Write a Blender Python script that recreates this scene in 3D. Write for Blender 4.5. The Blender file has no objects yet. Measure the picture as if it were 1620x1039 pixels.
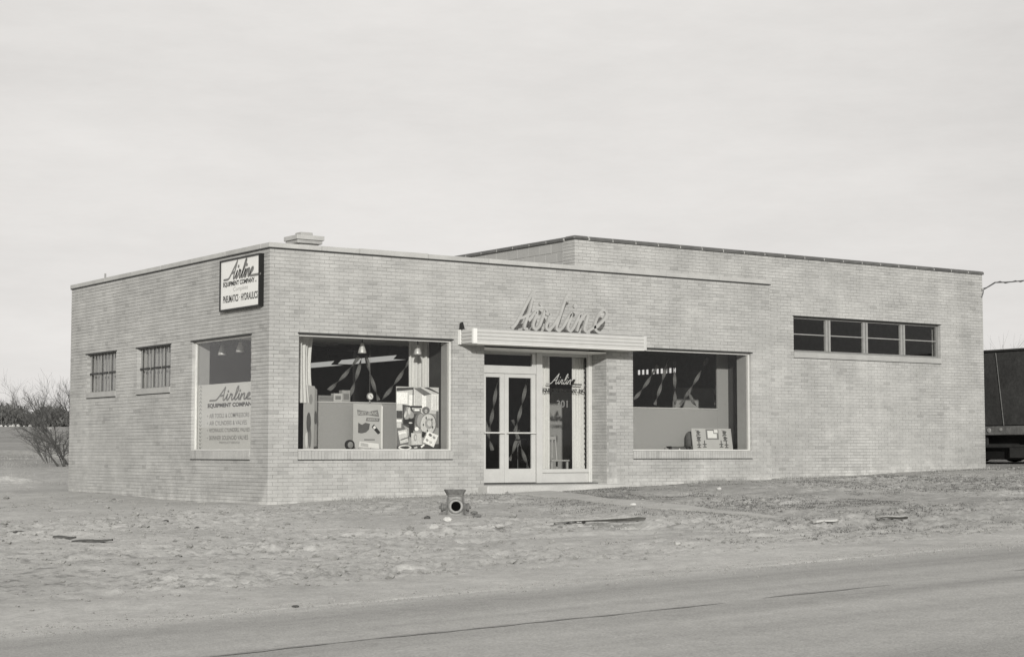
import bpy, math, random
import numpy as np
from mathutils import Vector, Matrix

random.seed(7)
rng = np.random.default_rng(7)
scene = bpy.context.scene
COL = scene.collection

# ------------------------------------------------------------------ camera
F_PX, YAW, PITCH = 2747.97, 0.6071, 0.0710
CAM = np.array([-14.18, -28.065, 0.4917])
FW = np.array([math.sin(YAW)*math.cos(PITCH), math.cos(YAW)*math.cos(PITCH), math.sin(PITCH)])
RT = np.array([math.cos(YAW), -math.sin(YAW), 0.0])
UP = np.cross(RT, FW)
cd = bpy.data.cameras.new('camera')
cam = bpy.data.objects.new('camera', cd); COL.objects.link(cam)
cam.matrix_world = Matrix(((RT[0], UP[0], -FW[0], CAM[0]), (RT[1], UP[1], -FW[1], CAM[1]),
                           (RT[2], UP[2], -FW[2], CAM[2]), (0, 0, 0, 1)))
cd.sensor_width = 36.0; cd.lens = F_PX/1620*36; cd.clip_start = 0.2; cd.clip_end = 6000
scene.camera = cam

# ------------------------------------------------------------------ sun and sky
SUN_AZ, SUN_EL = math.radians(32), math.radians(13.5)      # azimuth measured from the facade normal towards the left
sdir = Vector((-math.sin(SUN_AZ)*math.cos(SUN_EL), -math.cos(SUN_AZ)*math.cos(SUN_EL), math.sin(SUN_EL)))
sl = bpy.data.lights.new('sun', 'SUN'); so = bpy.data.objects.new('sun', sl); COL.objects.link(so)
so.rotation_euler = sdir.to_track_quat('Z', 'Y').to_euler()
sl.energy = 3.8; sl.angle = math.radians(1.0); sl.color = (1.0, 0.985, 0.95)

w = bpy.data.worlds.new('World'); scene.world = w; w.use_nodes = True
nt = w.node_tree; nt.nodes.clear()
def N(tree, typ, **kw):
    n = tree.nodes.new(typ)
    for k, v in kw.items(): setattr(n, k, v)
    return n
sky = N(nt, 'ShaderNodeTexSky', sky_type='NISHITA'); sky.sun_disc = False
sky.sun_elevation = SUN_EL; sky.sun_rotation = math.pi+SUN_AZ
bw = N(nt, 'ShaderNodeRGBToBW'); nt.links.new(sky.outputs[0], bw.inputs[0])
cl = N(nt, 'ShaderNodeMath', operation='MINIMUM'); nt.links.new(bw.outputs[0], cl.inputs[0]); cl.inputs[1].default_value = 9.0
tc = N(nt, 'ShaderNodeTexCoord'); mp = N(nt, 'ShaderNodeMapping'); mp.inputs['Scale'].default_value = (1.0, 1.0, 4.0)
nt.links.new(tc.outputs['Generated'], mp.inputs[0])
nz = N(nt, 'ShaderNodeTexNoise'); nz.inputs['Scale'].default_value = 1.6; nz.inputs['Detail'].default_value = 8; nz.inputs['Roughness'].default_value = .68
nt.links.new(mp.outputs[0], nz.inputs['Vector'])
mr = N(nt, 'ShaderNodeMapRange'); nt.links.new(nz.outputs[0], mr.inputs[0])
mr.inputs[1].default_value = .3; mr.inputs[2].default_value = .7; mr.inputs[3].default_value = 6.7; mr.inputs[4].default_value = 8.7
mx = N(nt, 'ShaderNodeMix'); mx.data_type = 'FLOAT'; mx.inputs[0].default_value = .12
nt.links.new(mr.outputs[0], mx.inputs[2]); nt.links.new(cl.outputs[0], mx.inputs[3])
tint = N(nt, 'ShaderNodeVectorMath', operation='SCALE'); tint.inputs[0].default_value = (1.0, .974, .946)
nt.links.new(mx.outputs[0], tint.inputs['Scale'])
bg = N(nt, 'ShaderNodeBackground'); bg.inputs[1].default_value = .1
nt.links.new(tint.outputs[0], bg.inputs[0])
wo = N(nt, 'ShaderNodeOutputWorld'); nt.links.new(bg.outputs[0], wo.inputs[0])

vs = scene.view_settings
vs.view_transform = 'Standard'; vs.look = 'None'; vs.exposure = 0.0; vs.gamma = 1.0; vs.use_curve_mapping = False

# ------------------------------------------------------------------ helpers
def at(px, py, ax, val):
    """the point of the place seen at a photograph pixel, on the plane axis=val"""
    d = FW + RT*(px-810)/F_PX + UP*(519.5-py)/F_PX
    return CAM + d*((val-CAM[ax])/d[ax])

def col(g, t=1.0):
    return (g*(1+.008*t), g, g*(1-.042*t), 1)

def mat(name, g, rough=.8, spec=.3, metal=0.0, noise=None, bump=None, island=0.0, g2=None):
    """procedural grey material: noise=(scale, amount), bump=(scale, distance), island=random tone per piece"""
    m = bpy.data.materials.new(name); m.use_nodes = True
    t = m.node_tree; b = t.nodes['Principled BSDF']
    b.inputs['Roughness'].default_value = rough; b.inputs['Specular IOR Level'].default_value = spec
    b.inputs['Metallic'].default_value = metal
    geo = N(t, 'ShaderNodeNewGeometry')
    val = None
    def mul(a, bb):
        n = N(t, 'ShaderNodeMath', operation='MULTIPLY')
        for i, q in enumerate((a, bb)):
            if isinstance(q, float): n.inputs[i].default_value = q
            else: t.links.new(q, n.inputs[i])
        return n.outputs[0]
    val = None
    if noise is None: noise = (9.0, .12)
    for sc, am in ([noise] if isinstance(noise, tuple) else noise):
        n = N(t, 'ShaderNodeTexNoise'); n.inputs['Scale'].default_value = sc; n.inputs['Detail'].default_value = 5
        t.links.new(geo.outputs['Position'], n.inputs['Vector'])
        r = N(t, 'ShaderNodeMapRange'); t.links.new(n.outputs[0], r.inputs[0])
        r.inputs[1].default_value = .28; r.inputs[2].default_value = .72; r.inputs[3].default_value = 1-am; r.inputs[4].default_value = 1+am
        val = r.outputs[0] if val is None else mul(val, r.outputs[0])
    if island:
        oi = N(t, 'ShaderNodeObjectInfo')
        a = N(t, 'ShaderNodeMath', operation='ADD'); t.links.new(geo.outputs['Random Per Island'], a.inputs[0]); t.links.new(oi.outputs['Random'], a.inputs[1])
        f = N(t, 'ShaderNodeMath', operation='FRACT'); t.links.new(a.outputs[0], f.inputs[0])
        cr = N(t, 'ShaderNodeValToRGB'); t.links.new(f.outputs[0], cr.inputs[0])
        e = cr.color_ramp.elements
        def c3(v): return (v, v, v, 1)
        e[0].position = 0; e[0].color = c3(1-3.6*island)
        e[1].position = 1; e[1].color = c3(1+.7*island)
        q = e.new(.035); q.color = c3(1-1.8*island)
        q = e.new(.14); q.color = c3(1-.4*island)
        q = e.new(.8); q.color = c3(1+.25*island)
        val = mul(val, cr.outputs[0])
    vm = N(t, 'ShaderNodeVectorMath', operation='SCALE'); vm.inputs[0].default_value = col(g)[:3]
    t.links.new(val, vm.inputs['Scale']); t.links.new(vm.outputs[0], b.inputs['Base Color'])
    if bump:
        n = N(t, 'ShaderNodeTexNoise'); n.inputs['Scale'].default_value = bump[0]; n.inputs['Detail'].default_value = 6
        t.links.new(geo.outputs['Position'], n.inputs['Vector'])
        bp = N(t, 'ShaderNodeBump'); bp.inputs['Distance'].default_value = bump[1]; bp.inputs['Strength'].default_value = 1
        t.links.new(n.outputs[0], bp.inputs['Height']); t.links.new(bp.outputs[0], b.inputs['Normal'])
    return m

class MB:
    """collects shapes, links them as one mesh object"""
    def __init__(s): s.v = []; s.f = []; s.m = []; s.mi = 0
    def add(s, vs_, fs_):
        o = len(s.v); s.v += [tuple(map(float, q)) for q in vs_]
        for f in fs_: s.f.append(tuple(i+o for i in f)); s.m.append(s.mi)
    def box(s, x0, x1, y0, y1, z0, z1):
        s.add([(x0,y0,z0),(x1,y0,z0),(x1,y1,z0),(x0,y1,z0),(x0,y0,z1),(x1,y0,z1),(x1,y1,z1),(x0,y1,z1)],
              [(0,3,2,1),(4,5,6,7),(0,1,5,4),(1,2,6,5),(2,3,7,6),(3,0,4,7)])
    def bbox(s, x0, x1, y0, y1, z0, z1, b=.01):
        """box with chamfered vertical and horizontal edges"""
        xs = (x0, x0+b, x1-b, x1); ys = (y0, y0+b, y1-b, y1); zs = (z0, z0+b, z1-b, z1)
        P = []
        def V(p): P.append(p); return len(P)-1
        idx = {}
        for i in (0, 1):
            for j in (0, 1):
                for k in (0, 1):
                    xo, xi = (xs[0], xs[1]) if i == 0 else (xs[3], xs[2])
                    yo, yi = (ys[0], ys[1]) if j == 0 else (ys[3], ys[2])
                    zo, zi = (zs[0], zs[1]) if k == 0 else (zs[3], zs[2])
                    idx[i,j,k,'x'] = V((xo, yi, zi)); idx[i,j,k,'y'] = V((xi, yo, zi)); idx[i,j,k,'z'] = V((xi, yi, zo))
        F = []
        for a in (0, 1):
            F.append([idx[a,0,0,'x'], idx[a,1,0,'x'], idx[a,1,1,'x'], idx[a,0,1,'x']])
            F.append([idx[0,a,0,'y'], idx[1,a,0,'y'], idx[1,a,1,'y'], idx[0,a,1,'y']])
            F.append([idx[0,0,a,'z'], idx[1,0,a,'z'], idx[1,1,a,'z'], idx[0,1,a,'z']])
        for a in (0, 1):
            for c in (0, 1):
                F.append([idx[a,c,0,'x'], idx[a,c,1,'x'], idx[a,c,1,'y'], idx[a,c,0,'y']])
                F.append([idx[a,0,c,'x'], idx[a,1,c,'x'], idx[a,1,c,'z'], idx[a,0,c,'z']])
                F.append([idx[0,a,c,'y'], idx[1,a,c,'y'], idx[1,a,c,'z'], idx[0,a,c,'z']])
                for k in (0, 1): F.append([idx[a,c,k,'x'], idx[a,c,k,'y'], idx[a,c,k,'z']])
        s.add(P, F)
    def tube(s, pts, r, n=8, cap=True, phase=0.0):
        pts = [Vector(p) for p in pts]; rs = r if isinstance(r, (list, tuple)) else [r]*len(pts)
        V = []; Fc = []; up = None
        for i, p in enumerate(pts):
            d = (pts[min(i+1, len(pts)-1)]-pts[max(i-1, 0)]).normalized()
            if up is None: up = Vector((0,0,1)) if abs(d.z) < .9 else Vector((1,0,0))
            a = d.cross(up).normalized(); b = a.cross(d).normalized(); up = b
            for k in range(n):
                t = 2*math.pi*k/n+phase
                V.append(p+(a*math.cos(t)+b*math.sin(t))*rs[i])
        for i in range(len(pts)-1):
            for k in range(n): Fc.append((i*n+k, i*n+(k+1)%n, (i+1)*n+(k+1)%n, (i+1)*n+k))
        if cap: Fc.append(tuple(range(n-1, -1, -1))); Fc.append(tuple((len(pts)-1)*n+k for k in range(n)))
        s.add(V, Fc)
    def lathe(s, c, prof, n=20, axis=(0,0,1), cap=True):
        """profile of (radius, height) turned about an axis through c"""
        ax = Vector(axis).normalized(); t = Vector((1,0,0)) if abs(ax.x) < .9 else Vector((0,1,0))
        a = ax.cross(t).normalized(); b = ax.cross(a); c = Vector(c); V = []; Fc = []
        for r, h in prof:
            for k in range(n):
                q = 2*math.pi*k/n; V.append(c+ax*h+(a*math.cos(q)+b*math.sin(q))*r)
        for i in range(len(prof)-1):
            for k in range(n): Fc.append((i*n+k, i*n+(k+1)%n, (i+1)*n+(k+1)%n, (i+1)*n+k))
        if cap and prof[0][0] > 1e-4: Fc.append(tuple(range(n-1, -1, -1)))
        if cap and prof[-1][0] > 1e-4: Fc.append(tuple((len(prof)-1)*n+k for k in range(n)))
        s.add(V, Fc)
    def mesh(s, name, mats, smooth=False):
        me = bpy.data.meshes.new(name); me.from_pydata(s.v, [], s.f); me.update()
        for q in (mats if isinstance(mats, (list, tuple)) else [mats]): me.materials.append(q)
        if isinstance(mats, (list, tuple)): me.polygons.foreach_set('material_index', s.m)
        if smooth: me.polygons.foreach_set('use_smooth', [True]*len(me.polygons))
        return me
    def build(s, name, mats, parent=None, smooth=False, **tags):
        o = bpy.data.objects.new(name, s.mesh(name, mats, smooth)); COL.objects.link(o)
        if parent is not None: put(o, parent)
        return tag(o, **tags)

def put(o, parent):
    o.parent = parent
    o.matrix_parent_inverse = parent_world(parent).inverted()
def parent_world(p):
    m = p.matrix_basis.copy()
    return (parent_world(p.parent) @ p.matrix_parent_inverse @ m) if p.parent else m
def tag(o, label=None, category=None, group=None, kind=None):
    for k, v in (('label', label), ('category', category), ('group', group), ('kind', kind)):
        if v: o[k] = v
    return o
def thing(name, loc, label, category, group=None):
    o = bpy.data.objects.new(name, None); COL.objects.link(o); o.location = loc
    o.empty_display_size = .2
    return tag(o, label, category, group)
def link_mesh(name, me, parent, loc=None, **tags):
    o = bpy.data.objects.new(name, me); COL.objects.link(o)
    if parent is not None: put(o, parent)
    if loc is not None: o.location = loc
    return tag(o, **tags)

class Frame:
    """2-D drawing plane: origin, right, up; out points to the viewer"""
    def __init__(s, o, r, u):
        s.o = Vector(o); s.r = Vector(r).normalized(); s.u = Vector(u).normalized(); s.n = s.r.cross(s.u).normalized()
    def p(s, x, y, d=0.0): return s.o + s.r*x + s.u*y + s.n*d

def prism(mb, fr, poly, d0, d1):
    n = len(poly)
    mb.add([fr.p(x, y, d1) for x, y in poly]+[fr.p(x, y, d0) for x, y in poly],
           [tuple(range(n)), tuple(range(2*n-1, n-1, -1))]+[(i, i+n, (i+1) % n+n, (i+1) % n) for i in range(n)])
def rect(x0, y0, x1, y1): return [(x0,y0),(x1,y0),(x1,y1),(x0,y1)]

_tc = {}
def text2d(s, bold=0.0):
    """outline triangles of a line of text, normalised to width 1 and its own height"""
    if (s, bold) in _tc: return _tc[s, bold]
    c = bpy.data.curves.new('t', 'FONT'); c.body = s; c.offset = bold; c.resolution_u = 3
    o = bpy.data.objects.new('t', c); COL.objects.link(o)
    dg = bpy.context.evaluated_depsgraph_get(); me = o.evaluated_get(dg).to_mesh()
    V = [(v.co.x, v.co.y) for v in me.vertices]; Fc = [tuple(p.vertices) for p in me.polygons]
    o.evaluated_get(dg).to_mesh_clear(); bpy.data.objects.remove(o); bpy.data.curves.remove(c)
    x0 = min(v[0] for v in V); x1 = max(v[0] for v in V); y0 = min(v[1] for v in V); y1 = max(v[1] for v in V)
    V = [((x-x0)/(x1-x0), (y-y0)/(y1-y0)) for x, y in V]
    _tc[s, bold] = (V, Fc); return V, Fc
def add_text(mb, fr, s, x0, y0, x1, y1, d, bold=0.0, shear=0.0, clip=None):
    V, Fc = text2d(s, bold)
    P = [fr.p(x0+(x1-x0)*x+shear*y*(y1-y0), y0+(y1-y0)*y, d) for x, y in V]
    mb.add(P, Fc)

# script word drawn with a round pen; upright coordinates, sheared when placed
SC = {
 'A': [[(-2.3,.06),(-1.55,.06),(-1.2,.12),(-.95,.4),(-.35,1.7),(-.02,2.45)], [(-.02,2.45),(-.02,1.4),(.0,.35),(.12,.04),(.3,.1)], [(-.55,.85),(-.2,.92),(.02,1.0)]],
 'i': [[(.3,.1),(.52,.5),(.62,1.12),(.62,.4),(.74,.05),(.9,.08)], [(.6,1.62),(.66,1.66)]],
 'r': [[(.9,.08),(1.08,.5),(1.16,1.2),(1.22,1.02),(1.5,1.0),(1.46,.4),(1.58,.05),(1.76,.1)]],
 'l': [[(1.76,.1),(2.02,.6),(2.3,1.7),(2.26,2.42),(2.08,2.3),(2.02,1.6),(2.02,.35),(2.16,.03),(2.36,.1)]],
 'i2': [[(2.36,.1),(2.55,.5),(2.66,1.12),(2.66,.4),(2.78,.05),(2.92,.1)], [(2.64,1.62),(2.7,1.66)]],
 'n': [[(2.92,.1),(3.02,.6),(3.08,1.12),(3.08,.05)], [(3.08,.5),(3.3,1.0),(3.52,1.08),(3.6,.85),(3.6,.3),(3.72,.05),(3.9,.1)]],
 'e': [[(3.9,.1),(4.2,.5),(4.46,.85),(4.42,1.12),(4.2,1.1),(4.05,.75),(4.06,.3),(4.3,.05),(4.7,.05),(6.6,.05)]],
}
def smooth_line(pts, k=4):
    out = []
    n = len(pts)
    for i in range(n-1):
        p0 = pts[max(i-1, 0)]; p1 = pts[i]; p2 = pts[i+1]; p3 = pts[min(i+2, n-1)]
        for j in range(k):
            t = j/k
            out.append(tuple(.5*((2*p1[a])+(-p0[a]+p2[a])*t+(2*p0[a]-5*p1[a]+4*p2[a]-p3[a])*t*t+(-p0[a]+3*p1[a]-3*p2[a]+p3[a])*t**3) for a in (0, 1)))
    out.append(pts[-1]); return out
def stroke(mb, fr, pts, wd, d0, d1):
    """a flat bar of width wd that follows the line, from depth d0 to d1, with rounded ends"""
    n = len(pts); L = []; R_ = []
    for i, p in enumerate(pts):
        a = pts[max(i-1, 0)]; b = pts[min(i+1, n-1)]
        dx, dy = b[0]-a[0], b[1]-a[1]; l = math.hypot(dx, dy) or 1; nx, ny = -dy/l*wd/2, dx/l*wd/2
        L.append((p[0]+nx, p[1]+ny)); R_.append((p[0]-nx, p[1]-ny))
    V = [fr.p(x, y, d1) for x, y in L]+[fr.p(x, y, d1) for x, y in R_]+[fr.p(x, y, d0) for x, y in L]+[fr.p(x, y, d0) for x, y in R_]
    Fc = []
    for i in range(n-1):
        Fc += [(n+i, n+i+1, i+1, i), (2*n+i, 2*n+i+1, 3*n+i+1, 3*n+i), (i, i+1, 2*n+i+1, 2*n+i), (n+i+1, n+i, 3*n+i, 3*n+i+1)]
    mb.add(V, Fc)
    for q, s in ((pts[0], -1), (pts[-1], 1)):
        prism(mb, fr, [(q[0]+wd/2*math.cos(t*math.pi/4), q[1]+wd/2*math.sin(t*math.pi/4)) for t in range(8)], d0-.0004*s, d1-.0007*s)
def script_word(fr, x0, y0, s, wd, d0, d1, shear=.42, sy=1.0, only=None, mbs=None):
    k = 0
    for key, strokes in SC.items():
        if only and key not in only: continue
        mb = mbs[key] if isinstance(mbs, dict) else mbs
        for st in strokes:
            P = [(x0+s*(x+shear*y), y0+s*sy*y) for x, y in smooth_line(st)]
            stroke(mb, fr, P, wd*(1.35 if len(st) == 2 else 1), d0, d1+k*.0006); k += 1

# ------------------------------------------------------------------ materials
M = {}
M['brick'] = mat('buff_brick', .358, .9, .15, noise=[(.55, .10), (2.2, .07), (7, .05), (60, .10)], bump=(140, .002), island=.055)
M['mortar'] = mat('lime_mortar', .315, .95, .1, noise=[(.7, .34), (3, .18), (14, .12)], bump=(90, .003))
M['core'] = mat('wall_core', .288, .9, .1)
def base_stain(m):
    """lime bloom and splash in an uneven band just above the ground, streaks higher up"""
    t = m.node_tree; b = t.nodes['Principled BSDF']; src = b.inputs['Base Color'].links[0].from_socket
    geo = N(t, 'ShaderNodeNewGeometry'); sep = N(t, 'ShaderNodeSeparateXYZ'); t.links.new(geo.outputs['Position'], sep.inputs[0])
    a = N(t, 'ShaderNodeMath', operation='MULTIPLY_ADD'); t.links.new(sep.outputs[0], a.inputs[0]); a.inputs[1].default_value = -.0285; t.links.new(sep.outputs[2], a.inputs[2])
    n = N(t, 'ShaderNodeTexNoise'); n.inputs['Scale'].default_value = 3.2; n.inputs['Detail'].default_value = 7; n.inputs['Roughness'].default_value = .7; t.links.new(geo.outputs['Position'], n.inputs['Vector'])
    k = N(t, 'ShaderNodeMath', operation='MULTIPLY_ADD'); t.links.new(n.outputs[0], k.inputs[0]); k.inputs[1].default_value = -1.1; t.links.new(a.outputs[0], k.inputs[2])
    r = N(t, 'ShaderNodeMapRange'); t.links.new(k.outputs[0], r.inputs[0])
    for i, q in enumerate((-1.05, -.85, 1.22, 1.0)): r.inputs[i+1].default_value = q
    mp_ = N(t, 'ShaderNodeMapping'); mp_.inputs['Scale'].default_value = (1.0, 1.0, .16); t.links.new(geo.outputs['Position'], mp_.inputs[0])
    n2_ = N(t, 'ShaderNodeTexNoise'); n2_.inputs['Scale'].default_value = 2.6; n2_.inputs['Detail'].default_value = 5; t.links.new(mp_.outputs[0], n2_.inputs['Vector'])
    r2 = N(t, 'ShaderNodeMapRange'); t.links.new(n2_.outputs[0], r2.inputs[0])
    for i, q in enumerate((.3, .7, .95, 1.05)): r2.inputs[i+1].default_value = q
    mp3 = N(t, 'ShaderNodeMapping'); mp3.inputs['Scale'].default_value = (.55, .55, 5.0); t.links.new(geo.outputs['Position'], mp3.inputs[0])
    n3_ = N(t, 'ShaderNodeTexNoise'); n3_.inputs['Scale'].default_value = 1.5; n3_.inputs['Detail'].default_value = 6; t.links.new(mp3.outputs[0], n3_.inputs['Vector'])
    r3 = N(t, 'ShaderNodeMapRange'); t.links.new(n3_.outputs[0], r3.inputs[0])
    for i, q in enumerate((.3, .7, .91, 1.08)): r3.inputs[i+1].default_value = q
    m0_ = N(t, 'ShaderNodeMath', operation='MULTIPLY'); t.links.new(r3.outputs[0], m0_.inputs[0]); t.links.new(r.outputs[0], m0_.inputs[1])
    mm = N(t, 'ShaderNodeMath', operation='MULTIPLY'); t.links.new(m0_.outputs[0], mm.inputs[0]); t.links.new(r2.outputs[0], mm.inputs[1])
    vm = N(t, 'ShaderNodeVectorMath', operation='SCALE'); t.links.new(src, vm.inputs[0]); t.links.new(mm.outputs[0], vm.inputs['Scale']); t.links.new(vm.outputs[0], b.inputs['Base Color'])
base_stain(M['brick']); base_stain(M['mortar'])
M['block'] = mat('concrete_block', .327, .95, .1, noise=[(2, .06), (50, .06)], bump=(120, .002), island=.05)
M['stone'] = mat('cast_stone', .367, .8, .2, noise=[(3, .10), (40, .07)], bump=(100, .0015), island=.08)
M['sillstone'] = mat('sill_stone', .328, .8, .2, noise=[(3, .10), (40, .07)], bump=(100, .0015))
M['tile'] = mat('glazed_coping_tile', .085, .45, .5, noise=[(5, .2)], island=.12)
M['dark_metal'] = mat('dark_metal_and_shade', .03, .5, .4, noise=[(6, .2)])  # dark metal parts, and the painted shadow strips below the sills
M['alu'] = mat('satin_aluminium', .527, .42, .5, .35, noise=[(12, .06)])
M['alu_bright'] = mat('bright_trim', .660, .3, .5, .3, noise=[(12, .05)])
M['paintwhite'] = mat('pale_enamel', .45, .45, .4, noise=[(4, .05), (30, .03)])
M['steel'] = mat('grey_painted_steel', .187, .5, .4, noise=[(10, .12)])
M['steel_light'] = mat('light_painted_steel', .255, .5, .4, noise=[(10, .12)])
M['black'] = mat('black_enamel', .012, .4, .4)
M['bore'] = mat('bore_shade', .004, 1.0, 0.0)
M['ink'] = mat('black_ink', .022, .6, .2)
M['ink_grey'] = mat('grey_ink', .16, .6, .2)
M['ink_mid'] = mat('mid_ink', .09, .6, .2)
M['ink_pale'] = mat('pale_ink', .35, .6, .2)
M['white'] = mat('white_sign_face', .655, .4, .4, noise=[(3, .03)])
M['board'] = mat('display_board', .400, .7, .2, noise=[(5, .04)])
M['panel'] = mat('grey_display_panel', .27, .8, .2, noise=[(30, .06)])
M['plaster'] = mat('interior_plaster', .272, .9, .1, noise=[(4, .08)])
M['side_panel'] = mat('side_panel_grey', .289, .7, .2, noise=[(8, .05)])
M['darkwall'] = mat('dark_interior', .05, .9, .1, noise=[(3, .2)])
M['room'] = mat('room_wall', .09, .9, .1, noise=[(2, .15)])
M['ceil'] = mat('display_ceiling', .8, .85, .1, noise=[(4, .08)])
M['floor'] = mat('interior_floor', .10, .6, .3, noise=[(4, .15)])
M['curtain'] = mat('curtain_cloth', .561, .9, .1, noise=[(30, .08)])
M['curtain_grey'] = mat('grey_curtain_cloth', .281, .9, .1, noise=[(20, .12)])
M['flank_cloth'] = mat('flank_curtain_cloth', .24, .9, .1, noise=[(20, .12)])
M['crepe'] = mat('crepe_paper', .11, .8, .2, noise=[(20, .15)])
M['enamel_lamp'] = mat('fixture_enamel', .75, .4, .4)
for n_ in M['enamel_lamp'].node_tree.nodes:
    if n_.type == 'BSDF_PRINCIPLED': n_.inputs['Emission Color'].default_value = (1, .99, .95, 1); n_.inputs['Emission Strength'].default_value = .42
M['letter_board'] = mat('white_board_paint', .576, .6, .2, noise=[(5, .03)])
M['concrete'] = mat('concrete', .406, .9, .15, noise=[(1.5, .12), (25, .08)], bump=(60, .004))
M['hyd'] = mat('weathered_hydrant_paint', .266, .7, .3, noise=[(14, .22), (60, .12)], bump=(70, .003))
M['hyd_dark'] = mat('rusty_iron', .13, .8, .3, noise=[(20, .3)], bump=(80, .003))
M['wood'] = mat('weathered_plank', .270, .9, .1, noise=[(8, .2), (60, .15)], bump=(60, .003))
M['wood_dark'] = mat('dark_timber', .07, .9, .1, noise=[(12, .3)])
M['pebble'] = mat('pale_stone', .465, .85, .2, noise=[(30, .15)], bump=(60, .004))
M['spoil1'] = mat('pale_clod', .368, .95, .1, noise=[(9, .15)], bump=(30, .01))
M['bark'] = mat('grey_bark', .075, .95, .1, noise=[(9, .3)])
M['bark_far'] = mat('distant_bark', .13, .95, .1, noise=[(.5, .2)])
M['wood_far'] = mat('distant_brush', .10, .95, .1, noise=[(.2, .25)])
M['tarp'] = mat('dark_trailer_side', .04, .8, .2, noise=[(3, .25), (14, .2)], bump=(10, .006))
M['trailer_rail'] = mat('worn_trailer_rail', .12, .7, .3, noise=[(5, .3), (25, .2)])
M['tyre'] = mat('tyre_rubber', .02, .85, .2)
M['chair_wood'] = mat('chair_wood', .33, .6, .3)
M['tar'] = mat('tar_seam', .25, .8, .2, noise=[(3, .2), (30, .2)])

def glass_mat():
    m = bpy.data.materials.new('window_glass'); m.use_nodes = True; t = m.node_tree; t.nodes.clear()
    lw = N(t, 'ShaderNodeLayerWeight'); lw.inputs[0].default_value = .5
    pw = N(t, 'ShaderNodeMath', operation='POWER'); t.links.new(lw.outputs['Facing'], pw.inputs[0]); pw.inputs[1].default_value = 4.0
    ma = N(t, 'ShaderNodeMath', operation='MULTIPLY_ADD'); t.links.new(pw.outputs[0], ma.inputs[0]); ma.inputs[1].default_value = .9; ma.inputs[2].default_value = .018
    tr = N(t, 'ShaderNodeBsdfTransparent'); tr.inputs[0].default_value = (.955, .955, .95, 1)
    gl = N(t, 'ShaderNodeBsdfGlossy'); gl.inputs['Roughness'].default_value = .02
    mi = N(t, 'ShaderNodeMixShader'); t.links.new(ma.outputs[0], mi.inputs[0]); t.links.new(tr.outputs[0], mi.inputs[1]); t.links.new(gl.outputs[0], mi.inputs[2])
    o = N(t, 'ShaderNodeOutputMaterial'); t.links.new(mi.outputs[0], o.inputs[0]); return m
M['glass'] = glass_mat()

# ------------------------------------------------------------------ terrain
def lattice(seed):
    g = np.random.default_rng(seed); return g.random((256, 256))
_lat = [lattice(i) for i in range(6)]
def vnoise(x, y, i=0):
    x = np.asarray(x, float); y = np.asarray(y, float)
    xi = np.floor(x).astype(int); yi = np.floor(y).astype(int); fx = x-xi; fy = y-yi
    fx = fx*fx*(3-2*fx); fy = fy*fy*(3-2*fy); L = _lat[i]
    a = L[xi % 256, yi % 256]; b = L[(xi+1) % 256, yi % 256]; c = L[xi % 256, (yi+1) % 256]; d = L[(xi+1) % 256, (yi+1) % 256]
    return (a*(1-fx)+b*fx)*(1-fy)+(c*(1-fx)+d*fx)*fy - .5
ROAD_Y0, ROAD_Y1 = -14.45, -22.3
def base_z(X, Y):
    X = np.asarray(X, float); Y = np.asarray(Y, float)
    t = np.clip(-Y/14.45, 0, 1)
    z = .0285*np.clip(X, -60, 60) + (-.445*(1-t) - .665*t)
    z = z+.004*np.clip(Y, 0, 12)
    d = np.hypot(X-CAM[0], Y-CAM[1])
    far = np.interp(d, [40, 50, 90, 300, 700, 900, 3000], [-.35, -.05, .45, 3.9, 10.4, 11.0, 11.0])
    w_ = np.clip((d-42)/14, 0, 1)*np.clip((Y-6)/12, 0, 1)
    return z*(1-w_)+far*w_
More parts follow.
